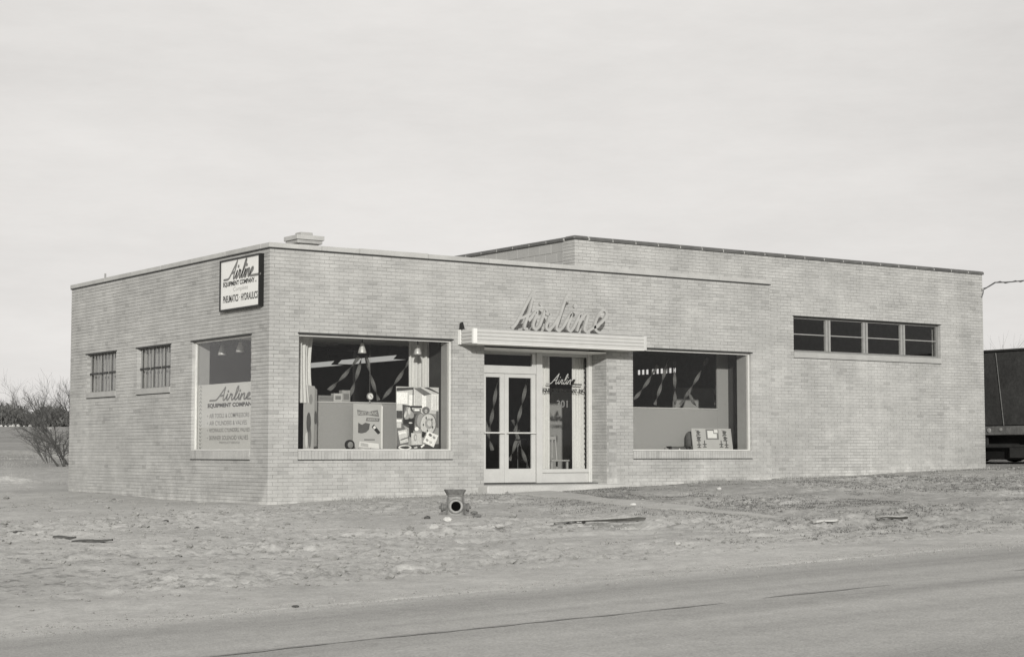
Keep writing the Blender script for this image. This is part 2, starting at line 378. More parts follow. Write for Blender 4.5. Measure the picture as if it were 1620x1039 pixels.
def rough_z(X, Y):
    X = np.asarray(X, float); Y = np.asarray(Y, float)
    band = np.clip((Y+13.3)/1.2, 0, 1)*np.clip((-Y-.2)/1.5, .25, 1)
    band = np.where((X < -.2) & (Y > -2), np.clip(-X/1.6, .25, .8)*np.clip((14-Y)/6, .2, 1), band)
    band = np.where((X >= -.2) & (Y > 1), .25, band)
    patch = np.clip(.5+2.2*vnoise(X*.35+7, Y*.5+3, 1)+.5*np.exp(-((X+5.5)/4)**2-((Y+9)/3)**2)+.25*(X > 0), .15, 1.3)
    wx = X+.55*vnoise(X*1.1+3, Y*1.1, 4)+.16*vnoise(X*4.3, Y*4.1, 5); wy = Y+.55*vnoise(X*1.2, Y*1.0+9, 5)+.16*vnoise(X*4.7, Y*4.4, 0)
    rx_, ry_ = wx*.83-wy*.56, wx*.56+wy*.83
    h = .10*vnoise(X*.45, Y*.6, 0)+.06*vnoise(rx_*1.2, ry_*1.5, 2)
    c = .030*vnoise(rx_*3.1, ry_*3.6, 3)+.040*vnoise(wx*7.3, wy*8.1, 4)+.036*vnoise(rx_*13.7, ry_*14.3, 1)
    c = c - .16*np.maximum(vnoise(rx_*4.7+4, ry_*5.3, 5)-.22, 0) + .12*np.maximum(vnoise(wx*9.1+4, wy*8.3, 2)-.28, 0)
    s = .016*vnoise(rx_*23, ry_*25, 1)+.010*vnoise(wx*39, wy*37, 2)
    # tyre ruts that run in off the road
    u = Y+9.2+.16*(X+4)+.4*np.sin(X*.45)
    rut = -.035*np.exp(-(u/.16)**2)-.035*np.exp(-((u-1.5)/.16)**2)+.02*np.exp(-((u-.32)/.12)**2)
    rut = rut*np.clip((X+8)/2, 0, 1)*np.clip((7-X)/3, 0, 1)
    pit = -.20*np.exp(-((X-1.25)/.32)**2-((Y+8.95)/.32)**2)
    tp = np.clip((-1-Y)/8.4, 0, 1); pl = 4.85-1.35*tp; pr2 = 6.10-1.75*tp-.25*tp*tp
    onp = np.clip((X-pl+.35)/.3, 0, 1)*np.clip((pr2+.35-X)/.3, 0, 1)*np.clip((Y+9.6)/.8, 0, 1)
    band = band*(1-.93*onp)
    h = h*(1-onp)-.015*onp
    sh = np.clip((Y+14.7)/.8, 0, 1)
    return (h*(.4+.6*band)+c*patch*band+s*(.5+.5*band*patch)+rut*band+pit)*sh
def ground_z(X, Y): return base_z(X, Y)+rough_z(X, Y)

def grid_mesh(name, xs, ys, zf, m, smooth=True):
    X, Y = np.meshgrid(xs, ys, indexing='ij'); Z = zf(X, Y)
    nx, ny = X.shape; co = np.stack([X, Y, Z], -1).reshape(-1, 3)
    i = np.arange(nx-1)[:, None]*ny+np.arange(ny-1)[None, :]
    q = np.stack([i, i+ny, i+ny+1, i+1], -1).reshape(-1, 4)
    me = bpy.data.meshes.new(name); me.vertices.add(len(co)); me.vertices.foreach_set('co', co.ravel())
    me.loops.add(q.size); me.loops.foreach_set('vertex_index', q.ravel().astype(np.int32))
    me.polygons.add(len(q)); me.polygons.foreach_set('loop_start', np.arange(0, q.size, 4, dtype=np.int32))
    me.polygons.foreach_set('loop_total', np.full(len(q), 4, dtype=np.int32))
    me.update(calc_edges=True); me.validate(); me.materials.append(m)
    if smooth: me.polygons.foreach_set('use_smooth', np.ones(len(q), bool))
    o = bpy.data.objects.new(name, me); COL.objects.link(o); return o

def ground_mat():
    m = bpy.data.materials.new('bare_clay'); m.use_nodes = True; t = m.node_tree; b = t.nodes['Principled BSDF']
    b.inputs['Roughness'].default_value = .95; b.inputs['Specular IOR Level'].default_value = .1
    geo = N(t, 'ShaderNodeNewGeometry'); sep = N(t, 'ShaderNodeSeparateXYZ'); t.links.new(geo.outputs['Position'], sep.inputs[0])
    def noise(sc, det=6, rough=.6, vec=None):
        n = N(t, 'ShaderNodeTexNoise'); n.inputs['Scale'].default_value = sc; n.inputs['Detail'].default_value = det; n.inputs['Roughness'].default_value = rough
        t.links.new(vec or geo.outputs['Position'], n.inputs['Vector']); return n.outputs[0]
    def rng_(v, a, b_, c, d):
        r = N(t, 'ShaderNodeMapRange'); t.links.new(v, r.inputs[0])
        for i, q in enumerate((a, b_, c, d)): r.inputs[i+1].default_value = q
        return r.outputs[0]
    def op(o, a, b_):
        n = N(t, 'ShaderNodeMath', operation=o)
        for i, q in enumerate((a, b_)):
            if isinstance(q, (int, float)): n.inputs[i].default_value = q
            else: t.links.new(q, n.inputs[i])
        return n.outputs[0]
    v = rng_(noise(.5), .3, .7, .86, 1.12)
    v = op('MULTIPLY', v, rng_(noise(4.5, 8, .7), .3, .7, .84, 1.14))
    v = op('MULTIPLY', v, rng_(noise(26, 6, .7), .3, .7, .84, 1.14))
    # right-hand half is damper and weedier
    right = rng_(op('ADD', sep.outputs[0], op('MULTIPLY', noise(.6), 6.0)), 1.0, 8.0, 0.0, 1.0)
    belt = rng_(sep.outputs[1], -13.2, -11.6, 0.0, 1.0)
    damp = op('MULTIPLY', right, belt)
    v = op('MULTIPLY', v, op('SUBTRACT', 1.0, op('MULTIPLY', damp, rng_(noise(2.2, 7, .7), .35, .65, .03, .30))))
    # moist dark clods and hoof-like blotches, densest in the left foreground
    zx = rng_(sep.outputs[0], -2.0, -5.5, 0.0, 1.0); zy = rng_(sep.outputs[1], -5.5, -7.5, 0.0, 1.0)
    zone = op('ADD', op('MULTIPLY', op('MULTIPLY', zx, zy), .8), .22)
    zone = op('MULTIPLY', zone, rng_(sep.outputs[1], -12.6, -11.4, 0.0, 1.0))
    bl = op('ADD', rng_(noise(5.5, 3, .5), .56, .66, 0.0, .55), rng_(noise(13, 3, .5), .58, .68, 0.0, .5))
    v = op('MULTIPLY', v, op('SUBTRACT', 1.0, op('MULTIPLY', op('MULTIPLY', zone, bl), .62)))
    # tyre tracks pressed darker into the clay, running in off the road
    u_ = op('ADD', op('ADD', sep.outputs[1], op('MULTIPLY', sep.outputs[0], .16)), op('ADD', 9.84, op('MULTIPLY', op('SINE', op('MULTIPLY', sep.outputs[0], .45), 0), .4)))
    for off_, wd_ in ((0.0, .10), (-1.5, .10), (.34, .05)):
        tr_ = rng_(op('ABSOLUTE', op('ADD', u_, off_), 0), wd_, 0.0, 0.0, 1.0)
        tr_ = op('MULTIPLY', tr_, rng_(noise(1.3), .4, .6, .1, 1.0))
        v = op('MULTIPLY', v, op('SUBTRACT', 1.0, op('MULTIPLY', tr_, .15)))
    # pale gravel shoulder beside the road
    sh = rng_(sep.outputs[1], -12.2, -13.6, 0.0, 1.0)
    v = op('MULTIPLY', v, op('ADD', 1.0, op('MULTIPLY', sh, .06)))
    # dry grass of the field behind
    fld = rng_(sep.outputs[1], 22, 40, 0.0, 1.0)
    v = op('MULTIPLY', v, op('SUBTRACT', 1.0, op('MULTIPLY', fld, rng_(noise(.03, 4, .6), .35, .65, .05, .38))))
    sc = N(t, 'ShaderNodeVectorMath', operation='SCALE'); sc.inputs[0].default_value = col(.412)[:3]
    t.links.new(v, sc.inputs['Scale']); t.links.new(sc.outputs[0], b.inputs['Base Color'])
    bp = N(t, 'ShaderNodeBump'); bp.inputs['Distance'].default_value = .02; bp.inputs['Strength'].default_value = .7
    t.links.new(noise(22, 8, .75), bp.inputs['Height']); t.links.new(bp.outputs[0], b.inputs['Normal'])
    return m
M['ground'] = ground_mat()
def axis_pts(lo, hi, step, far_lo, far_hi, k=1.35):
    a = list(np.arange(lo, hi+1e-6, step)); s = step; x = lo; L = []
    while x > far_lo: s *= k; x -= s; L.append(x)
    s = step; x = hi; H = []
    while x < far_hi: s *= k; x += s; H.append(x)
    return np.array(L[::-1]+a+H)
gx = axis_pts(-13.5, 22, .055, -1500, 2500, 1.18); gy = axis_pts(-14.9, 1.0, .05, -900, 2500, 1.035)
def gzf(X, Y):
    z = ground_z(X, Y)
    road = (Y < ROAD_Y0+.02)
    z = np.where(road, base_z(X, Y)-.03-.25*np.clip((ROAD_Y1-.6-Y)/2, 0, 1)*0, z)
    inside = (X > .12) & (X < 19.4) & (Y > .35) & (Y < np.where(X < 7.0, 9.6, 13.9))
    return np.where(inside, np.minimum(z, -.45), z)
tag(grid_mesh('ground', gx, gy, gzf, M['ground']), kind='structure')

def road_mat():
    m = bpy.data.materials.new('worn_road'); m.use_nodes = True; t = m.node_tree; b = t.nodes['Principled BSDF']
    b.inputs['Roughness'].default_value = .85; b.inputs['Specular IOR Level'].default_value = .2
    geo = N(t, 'ShaderNodeNewGeometry'); sep = N(t, 'ShaderNodeSeparateXYZ'); t.links.new(geo.outputs['Position'], sep.inputs[0])
    mp_ = N(t, 'ShaderNodeMapping'); mp_.inputs['Scale'].default_value = (.06, 1.1, 1); t.links.new(geo.outputs['Position'], mp_.inputs[0])
    def noise(sc, vec, det=5):
        n = N(t, 'ShaderNodeTexNoise'); n.inputs['Scale'].default_value = sc; n.inputs['Detail'].default_value = det; t.links.new(vec, n.inputs['Vector']); return n.outputs[0]
    def rr(v, c, d):
        r = N(t, 'ShaderNodeMapRange'); t.links.new(v, r.inputs[0])
        for i, q in enumerate((.3, .7, c, d)): r.inputs[i+1].default_value = q
        return r.outputs[0]
    def mul(a, b_):
        n = N(t, 'ShaderNodeMath', operation='MULTIPLY'); t.links.new(a, n.inputs[0]); t.links.new(b_, n.inputs[1]); return n.outputs[0]
    v = mul(rr(noise(1.1, mp_.outputs[0]), .8, 1.16), rr(noise(.7, geo.outputs['Position']), .95, 1.05))
    v = mul(v, rr(noise(45, geo.outputs['Position'], 6), .80, 1.2)); v = mul(v, rr(noise(6, geo.outputs['Position'], 6), .93, 1.07))
    # worn lane bands along the road
    cr = N(t, 'ShaderNodeValToRGB'); r = N(t, 'ShaderNodeMapRange'); t.links.new(sep.outputs[1], r.inputs[0])
    r.inputs[1].default_value = ROAD_Y1; r.inputs[2].default_value = ROAD_Y0; t.links.new(r.outputs[0], cr.inputs[0])
    e = cr.color_ramp.elements; e[0].position = 0; e[0].color = (.9,)*3+(1,); e[1].position = 1; e[1].color = (1.14,)*3+(1,)
    for p_, c_ in ((.3, .90), (.5, 1.0), (.57, 1.04), (.63, .88), (.68, .96), (.76, .95), (.86, .87), (.93, .98), (.965, 1.12)):
        q = e.new(p_); q.color = (c_,)*3+(1,)
    v = mul(v, cr.outputs[0])
    sc = N(t, 'ShaderNodeVectorMath', operation='SCALE'); sc.inputs[0].default_value = col(.362)[:3]
    t.links.new(v, sc.inputs['Scale']); t.links.new(sc.outputs[0], b.inputs['Base Color'])
    bp = N(t, 'ShaderNodeBump'); bp.inputs['Distance'].default_value = .012; t.links.new(noise(60, geo.outputs['Position'], 4), bp.inputs['Height']); t.links.new(bp.outputs[0], b.inputs['Normal'])
    return m
M['road'] = road_mat()
def road_z(X, Y): return base_z(X, np.full_like(np.asarray(Y, float), -15.0))+.035-.004*(np.asarray(Y, float)+18.4)**2*.5
rx = axis_pts(-20, 25, .2, -400, 400, 1.3)
def road_edge(x): return ROAD_Y0+.05*math.sin(x*1.3)+.10*float(vnoise(x*.9, 0, 1))+.10*float(vnoise(x*3.7, 9, 2))
mbr = MB(); rows = 8; V = []; Fq = []
for x in rx:
    e = road_edge(x)
    V.append((x, e+.02, float(base_z(x, -15.0))-.06))
    for j in range(rows):
        y = e+(ROAD_Y1-e)*j/(rows-1); V.append((x, y, float(road_z(x, y))))
for i in range(len(rx)-1):
    for j in range(rows): a = i*(rows+1)+j; Fq.append((a, a+1, a+rows+2, a+rows+1))
mbr.add(V, Fq); mbr.build('road', M['road'], kind='structure')
# tarred seams, 4 mm above the road
def seam(x0, x1, y, wd, sd):
    mb = MB(); xs = np.arange(x0, x1+.01, .12); V = []
    for i, x in enumerate(xs):
        w9 = .6+.9*float(vnoise(x*5.3, sd+2, 4)); yy = y+.05*float(vnoise(x*1.1, sd, 1))+.03*float(vnoise(x*4, sd, 2))
        ww = wd*w9*(.55+1.1*abs(float(vnoise(x*1.7, sd+5, 3)))+.3)*min(1, (i+.3)/4, (len(xs)-.7-i)/4)
        V += [(x, yy-ww/2, float(road_z(x, yy-ww/2))+.004), (x, yy+ww/2, float(road_z(x, yy+ww/2))+.004)]
    mb.add(V, [(2*i, 2*i+2, 2*i+3, 2*i+1) for i in range(len(xs)-1)])
    mb.build('tar_seam', M['tar'], kind='structure')
seam(-9.2, -4.35, -17.1, .085, 1); seam(-3.95, -2.2, -17.05, .085, 4); seam(-.7, 3.5, -16.95, .085, 8)

# ------------------------------------------------------------------ the building
C_ = .0677; BL = .2032
H1, H2, HEAD, SILL0 = 4.155, 4.825, 2.66, .358
SETB = .2032
bld = thing('commercial_building', (6, 0, -.4), 'one-storey pale brick shop with flat roof joined to a taller brick workshop at its right', 'building')

# openings in wall coordinates (s0, s1, z0, z1)
W1 = (.600, 3.922, SILL0, HEAD); W2 = (8.360, 11.655, SILL0, HEAD); REC = (4.655, 7.666, -1.5, 2.60)
LW = (.717, 3.294, SILL0, HEAD); S1 = (4.3145, 6.0252, 1.670, HEAD); S2 = (7.156, 8.837, 1.670, HEAD)
WW = (13.129, 17.966, 2.591, 3.548)
def mapper(plane, off=0.0):
    if plane == 'front': return lambda s, d, z: (s, off+d, z)
    return lambda s, d, z: (off+d, s, z)
def slab(name, plane, off, s0, s1, z0, z1, th, holes, m, d0=.009):
    """wall core with real openings; only outer faces are made"""
    mp_ = mapper(plane, off); holes = [(h[0]-.006, h[1]+.006, h[2]-.006, h[3]+.004) for h in holes]
    S = sorted({s0, s1, *[h[0] for h in holes], *[h[1] for h in holes]}); S = [a for a in S if s0 <= a <= s1]
    Z = sorted({z0, z1, *[h[2] for h in holes], *[h[3] for h in holes]}); Z = [a for a in Z if z0 <= a <= z1]
    def solid(i, j):
        if i < 0 or j < 0 or i >= len(S)-1 or j >= len(Z)-1: return False
        cs, cz = (S[i]+S[i+1])/2, (Z[j]+Z[j+1])/2
        return not any(h[0] < cs < h[1] and h[2] < cz < h[3] for h in holes)
    mb = MB()
    for i in range(len(S)-1):
        for j in range(len(Z)-1):
            if not solid(i, j): continue
            a, b, c, d = S[i], S[i+1], Z[j], Z[j+1]
            q = [mp_(a, d0, c), mp_(b, d0, c), mp_(b, d0, d), mp_(a, d0, d), mp_(a, th, c), mp_(b, th, c), mp_(b, th, d), mp_(a, th, d)]
            fs = [(0,1,2,3), (7,6,5,4)]
            if not solid(i-1, j): fs.append((4,0,3,7))
            if not solid(i+1, j): fs.append((1,5,6,2))
            if not solid(i, j-1): fs.append((4,5,1,0))
            if not solid(i, j+1): fs.append((3,2,6,7))
            mb.add(q, fs)
    return mb.build(name, m, bld)
g_ = .009
slab('wall_core', 'front', 0, g_, 12.2305-g_, -1.0, H1, .28, [W1, W2, REC], M['mortar'])
slab('wall_core', 'left', 0, .281, 9.85, -1.0, H1, .28, [LW, S1, S2], M['mortar'])
slab('wall_core', 'front', SETB, 7.0157+g_, 19.508, -1.0, H2, .28, [WW, (6.9, 12.0, -1.2, 3.9)], M['mortar'])
slab('wall_core', 'left', 7.0157, SETB+.281, 14.0, 3.4, H2, .28, [], M['mortar'])

# individual bricks
bricks = []        # (plane, off, s0, s1, z0, z1, depth)
def course(plane, off, s0, s1, k, zb, holes, phase, dep=.09):
    z0 = SILL0+k*C_+.0045; z1 = z0+C_-.009
    if z1 > zb: return
    x = s0-phase
    while x < s1-.01:
        a, b = max(x, s0), min(x+BL, s1)
        segs = [(a, b)]
        for h in holes:
            if z0 < h[3]-.02 and z1 > h[2]+.02:
                ns = []
                for p, q in segs:
                    if h[0] > p: ns.append((p, min(q, h[0])))
                    if h[1] < q: ns.append((max(p, h[1]), q))
                segs = [(p, q) for p, q in ns if q-p > .005]
        for p, q in segs:
            p2 = p+(.0045 if p > s0+1e-6 and not any(abs(p-h[1]) < 1e-6 for h in holes) else 0)
            q2 = q-(.0045 if not any(abs(q-h[0]) < 1e-6 for h in holes) else 0)
            if q2-p2 > .02: bricks.append((plane, off, p2, q2, z0, z1, dep))
        x += BL
for k in range(-16, 70):
    ev = k % 2 == 0
    z0 = SILL0+k*C_
    if z0 < 4.1:
        course('front', 0, 0.0 if ev else .1016, 12.2305, k, 4.158, [W1, W2, REC], 0.0)
        course('left', 0, .1016 if ev else 0.0, 9.85, k, 4.158, [LW, S1, S2], 0.0)
    if z0 > -.3:
        if z0 > 4.0: course('front', SETB, 7.0157 if ev else 7.0157+.1016, 19.508, k, 4.83, [WW], 0.0)
        else: course('front', SETB, 12.235, 19.508, k, 4.83, [WW], 0.0 if ev else .1016)
    if z0 > 4.0:
        course('left', 7.0157, SETB+(.1016 if ev else 0.0), SETB+.4064, k, 4.83, [], 0.0)
    # cheek of the entrance recess (faces left), behind the pier's own bricks
    if -.3 < z0 < 2.55:
        course('left', 7.666, .0945 if ev else .0945, .57, k, 2.56, [], 0.0 if ev else .1016)
        course('left', 8.36-.001, .0945, .18, k, 2.66, [], 0.0) if False else None
slab('wall_core', 'left', 7.666, .0, .60, -1.0, 2.6, .26, [], M['mortar'])
def brick_shape(mb, plane, off, s0, s1, z0, z1, dep, jit=0.0, ox=0, oz=0):
    mp_ = mapper(plane, off)
    q = [mp_(s0-ox, jit, z0-oz), mp_(s1-ox, jit, z0-oz), mp_(s1-ox, jit, z1-oz), mp_(s0-ox, jit, z1-oz),
         mp_(s0-ox, dep, z0-oz), mp_(s1-ox, dep, z0-oz), mp_(s1-ox, dep, z1-oz), mp_(s0-ox, dep, z1-oz)]
    mb.add(q, [(0,1,2,3), (4,0,3,7), (1,5,6,2), (4,5,1,0), (3,2,6,7)])
def seen_size(b):
    plane, off, s0, s1, z0, z1, dep = b
    p = np.array(mapper(plane, off)((s0+s1)/2, 0, (z0+z1)/2)); v = CAM-p; d = np.linalg.norm(v)
    c = abs(v[1] if plane == 'front' else v[0])/d
    return (s1-s0)*c/d**2 if z0 > -.42 else 0
order = sorted(range(len(bricks)), key=lambda i: -seen_size(bricks[i]))
near = set(order[:300]); rest = MB(); bm_cache = {}
for i, b in enumerate(bricks):
    plane, off, s0, s1, z0, z1, dep = b
    jit = random.uniform(-.0015, .0012)
    if i not in near: brick_shape(rest, *b, jit); continue
    key = (plane, off, round(s1-s0, 3))
    if key not in bm_cache:
        mb = MB(); L = s1-s0; brick_shape(mb, plane, off, -L/2, L/2, -(z1-z0)/2, (z1-z0)/2, dep, 0)
        bm_cache[key] = mb.mesh('brick', M['brick'])
    o = bpy.data.objects.new('brick', bm_cache[key]); COL.objects.link(o); o.parent = bld
    o.matrix_parent_inverse = Matrix.Translation(-Vector(bld.location))
    o.location = mapper(plane, 0)((s0+s1)/2, jit, (z0+z1)/2)
rest.build('brickwork', M['brick'], bld, kind='stuff')

# steel lintels over the big windows and concrete-block flank of the workshop
for s0, s1 in ((.58, 3.945), (8.30, 11.70)):
    mb = MB(); mb.box(s0, s1, -.006, .085, HEAD-.028, HEAD-.002); mb.build('lintel', M['dark_metal'], bld)
for s0, s1 in ((.69, 3.36), (4.28, 6.09), (7.12, 8.92)):
    mb = MB(); mb.box(-.006, .085, s0, s1, HEAD-.028, HEAD-.002); mb.build('lintel', M['dark_metal'], bld)
mb = MB(); mb.box(13.10, 18.0, SETB-.005, SETB+.085, 3.548-.020, 3.546); mb.build('lintel', M['dark_metal'], bld)
BW_, BH_ = .4064, .2032
cb = {}
for r in range(4):
    z1 = H2-.012-r*BH_; y = SETB+.4064+(BW_/2 if r % 2 else 0)
    if r % 2:
        key = 'h'; L = BW_/2
        if key not in cb:
            m_ = MB(); m_.bbox(0, .10, .005, L-.005, -BH_+.005, -.005, .004); cb[key] = m_.mesh('concrete_block', M['block'])
        link_mesh('concrete_block', cb[key], bld).location = (7.0157, SETB+.4064, z1)
    while y < 10.4:
        if 'f' not in cb:
            m_ = MB(); m_.bbox(0, .10, .005, BW_-.005, -BH_+.005, -.005, .004); cb['f'] = m_.mesh('concrete_block', M['block'])
        o = link_mesh('concrete_block', cb['f'], bld); o.location = (7.0157+random.uniform(-.002, .002), y, z1)
        y += BW_

# showroom coping: dark drip strip, pale stones on top
mb = MB(); mb.box(-.022, .30, -.022, .30, H1+.001, H1+.020); mb.box(.301, 12.245, -.021, .30, H1+.001, H1+.020)
mb.box(-.021, .30, .301, 9.86, H1+.001, H1+.020); mb.build('drip_flashing', M['dark_metal'], bld)
CT = H1+.021
def coping_stone(x0, x1, y0, y1, h=.088, m='stone'):
    mb = MB(); mb.bbox(x0, x1, y0, y1, CT, CT+h+random.uniform(-.002, .002), .006); return mb.build('coping_stone', M[m], bld)
xs = [-.03, 1.05, 1.85, 3.35, 4.75, 6.25, 7.75, 9.25, 10.75, 12.255]
for i in range(len(xs)-1):
    coping_stone(xs[i]+.003, xs[i+1]-.003, -.03, .31, .088 if i != 2 else .095)
ys = [.32, 1.8, 3.3, 4.8, 6.3, 7.8, 9.87]
for i in range(len(ys)-1): coping_stone(-.03, .31, ys[i], ys[i+1]-.006)
mb = MB(); mb.tube([(.02, 7.9, CT+.07), (.02, 7.9, CT+.19)], .02, 6); mb.build('vent_pipe', M['steel'], bld)
# workshop coping of dark half-round tiles with pale joints
def tile_mesh(L, plane):
    prof = [(-.035, .0), (-.035, .045), (-.01, .075), (.12, .10), (.25, .075), (.30, .045), (.30, 0)]
    mb = MB(); n = len(prof); V = []
    for s in (0, L):
        for d, z in prof: V.append((s, d, z) if plane == 'front' else (d, s, z))
    mb.add(V, [(i, i+1, n+i+1, n+i) for i in range(n-1)]+[(n-1, 0, n, 2*n-1), tuple(range(n)), tuple(range(2*n-1, n-1, -1))])
    return mb
tm = tile_mesh(.596, 'front').mesh('coping_tile', M['tile']); tl = tile_mesh(.596, 'left').mesh('coping_tile', M['tile'])
jm = MB()
x = 7.38
while x < 19.5:
    L = min(.61, 19.54-x)
    o = link_mesh('coping_tile', tm if L > .6 else tile_mesh(L-.01, 'front').mesh('coping_tile', M['tile']), bld); o.location = (x, SETB, H2+.003)
    jm.box(x-.016, x+.003, SETB-.037, SETB+.30, H2+.004, H2+.052); jm.box(x-.016, x+.003, SETB-.012, SETB+.25, H2+.05, H2+.084); x += .61
mb = MB(); mb.bbox(7.0157-.035, 7.362, SETB-.035, SETB+.33, H2+.003, H2+.088, .03); mb.build('coping_tile', M['tile'], bld)
y = SETB+.35
while y < 13.5:
    o = link_mesh('coping_tile', tl, bld); o.location = (7.0157, y, H2+.003)
    jm.box(7.0157-.037, 7.0157+.3, y-.016, y+.003, H2+.004, H2+.052); y += .61
jm.build('tile_joints', M['stone'], bld)
# roofs, back walls and inside of the rooms
mb = MB(); mb.box(.28, 12.0, .28, 9.7, 3.86, 3.95); mb.build('roof', M['core'], bld)
mb = MB(); mb.box(7.3, 19.3, SETB+.28, 13.9, 4.52, 4.6); mb.build('roof', M['core'], bld)
mb = MB(); mb.box(.282, 7.1, 9.72, 9.85, -1, 4.1); mb.box(7.02, 19.5, 13.9, 14.0, -1, H2); mb.build('rear_wall', M['core'], bld)
# right flank of the workshop with a strip of small high panes
mb = MB(); X0, X1 = 19.46, 19.507
pane_y = [(13.60-.062*0, 13.47)] and [13.62-i*.20-(.09 if i > 2 else 0) for i in range(9)]
mb.box(X0, X1, SETB+.281, 13.9, -1, 2.86); mb.box(X0, X1, SETB+.281, 13.9, 3.01, H2)
edges = [13.9]+[v for y in pane_y for v in (y, y-.15)]+[SETB+.281]
for i in range(0, len(edges), 2): mb.box(X0, X1, min(edges[i], edges[i+1]), max(edges[i], edges[i+1]), 2.861, 3.009)
mb.build('flank_wall', M['core'], bld)
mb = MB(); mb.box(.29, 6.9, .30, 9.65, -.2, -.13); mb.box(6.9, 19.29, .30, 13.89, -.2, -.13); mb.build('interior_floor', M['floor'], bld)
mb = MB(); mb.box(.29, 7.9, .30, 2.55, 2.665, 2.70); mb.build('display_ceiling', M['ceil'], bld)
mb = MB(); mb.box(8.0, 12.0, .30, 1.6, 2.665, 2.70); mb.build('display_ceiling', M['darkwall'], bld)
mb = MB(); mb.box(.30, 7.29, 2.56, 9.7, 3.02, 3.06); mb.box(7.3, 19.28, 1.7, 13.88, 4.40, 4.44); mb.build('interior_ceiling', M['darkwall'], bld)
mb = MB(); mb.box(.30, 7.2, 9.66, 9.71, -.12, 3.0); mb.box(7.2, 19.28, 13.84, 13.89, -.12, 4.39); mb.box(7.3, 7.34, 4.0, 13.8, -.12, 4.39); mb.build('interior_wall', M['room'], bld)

# chimney
chm = MB(); chm.box(1.43, 1.84, 1.58, 1.98, 3.95, 4.50); ch = chm.build('chimney', M['mortar'], bld)
cap = MB(); cap.bbox(1.335, 1.93, 1.50, 2.06, 4.572, 4.66, .006); cap.build('chimney_cap', M['stone'], ch)
cap = MB(); cap.bbox(1.36, 1.90, 1.525, 2.035, 4.502, 4.568, .006); cap.build('chimney_collar', M['brick'], ch)
cap = MB(); cap.bbox(1.50, 1.76, 1.66, 1.9, 4.662, 4.735, .006); cap.build('flue_tile', M['block'], ch)
fb = MB(); fb.box(0, .194, 0, .09, 0, .0587); fbm = fb.mesh('brick', M['brick'])
lb = MB(); lb.box(0, .09, 0, .194, 0, .0587); lbm = lb.mesh('brick', M['brick'])
for k in range(4):
    for j in range(2):
        o = link_mesh('brick', fbm, ch); o.location = (1.425+j*.2032+(.0 if k % 2 else .01), 1.572, 4.215+k*C_)
        o = link_mesh('brick', lbm, ch); o.location = (1.424, 1.575+.1*0+j*.2032+(.1 if k % 2 else .0)*.1, 4.215+k*C_)
# the front bricks overlap nothing: keep the side ones behind the corner
# ------------------------------------------------------------------ windows
def sill_bricks(win, plane, off, s0, s1, z0, z1, proj=.016):
    n = int(round((s1-s0)/C_)); w_ = (s1-s0)/n; cache = None
    mp_ = mapper(plane, off)
    if cache is None:
        mb = MB()
        a = .004; b = w_-.004
        q = [(a, -proj, z0+.004), (b, -proj, z0+.004), (b, -proj, z1-.012), (a, -proj, z1-.012), (a, .085, z0+.004), (b, .085, z0+.004), (b, .085, z1), (a, .085, z1)]
        mb.add([mapper(plane, 0)(*p) for p in q], [(0,1,2,3), (4,0,3,7), (1,5,6,2), (4,5,1,0), (3,2,6,7)])
        cache = mb.mesh('sill_brick', M['brick'])
    for i in range(n):
        o = link_mesh('sill_brick', cache, win); o.location = mp_(s0+i*w_, random.uniform(-.003, .003), 0)
    mb = MB(); c = [mp_(s0+.002, -proj+.008, z0+.003), mp_(s1-.002, .12, z1-.006)]
    mb.box(c[0][0], c[1][0], c[0][1], c[1][1], c[0][2], c[1][2]); mb.build('sill_bed', M['mortar'], win)
    mb = MB(); c = [mp_(s0+.001, -proj-.004, z0-.012), mp_(s1-.001, .02, z0-.001)]
    mb.box(c[0][0], c[1][0], c[0][1], c[1][1], c[0][2], c[1][2]); mb.build('sill_shadow_strip', M['dark_metal'], win)  # dark strip stands for the shadow line below the sill
def sbox(mb, plane, off, s0, s1, d0, d1, z0, z1):
    a = mapper(plane, off)(s0, d0, z0); b = mapper(plane, off)(s1, d1, z1)
    mb.box(min(a[0], b[0]), max(a[0], b[0]), min(a[1], b[1]), max(a[1], b[1]), z0, z1)
SZ = SILL0+.168
def show_window(plane, O, near_hi, wide=.035):
    s0, s1, z0, z1 = O
    p0 = mapper(plane, 0)((s0+s1)/2, 0, SILL0)
    win = bpy.data.objects.new('window', None); COL.objects.link(win); put(win, bld)
    f = MB(); d0, d1 = .062, .105; zt = HEAD-.03
    sbox(f, plane, 0, s0+.001, s0+wide, d0, d1, SZ, zt); sbox(f, plane, 0, s1-wide, s1-.001, d0, d1, SZ, zt)
    sbox(f, plane, 0, s0+wide, s1-wide, d0, d1, SZ, SZ+.022); sbox(f, plane, 0, s0+wide, s1-wide, d0, d1, zt-.03, zt)
    f.build('frame', M['alu_bright'], win)
    g = MB(); sbox(g, plane, 0, s0+wide, s1-wide, .080, .086, SZ+.022, zt-.03); g.build('pane', M['glass'], win)
    sill_bricks(win, plane, 0, s0, s1 if plane == 'front' else s1, SILL0, SZ)
    return win
win1 = show_window('front', W1, True); win2 = show_window('front', W2, True); winL = show_window('left', LW, True)
tag(win1, label='large display window left of the entrance'); tag(win2, label='large display window right of the entrance'); tag(winL, label='large display window in the left flank')
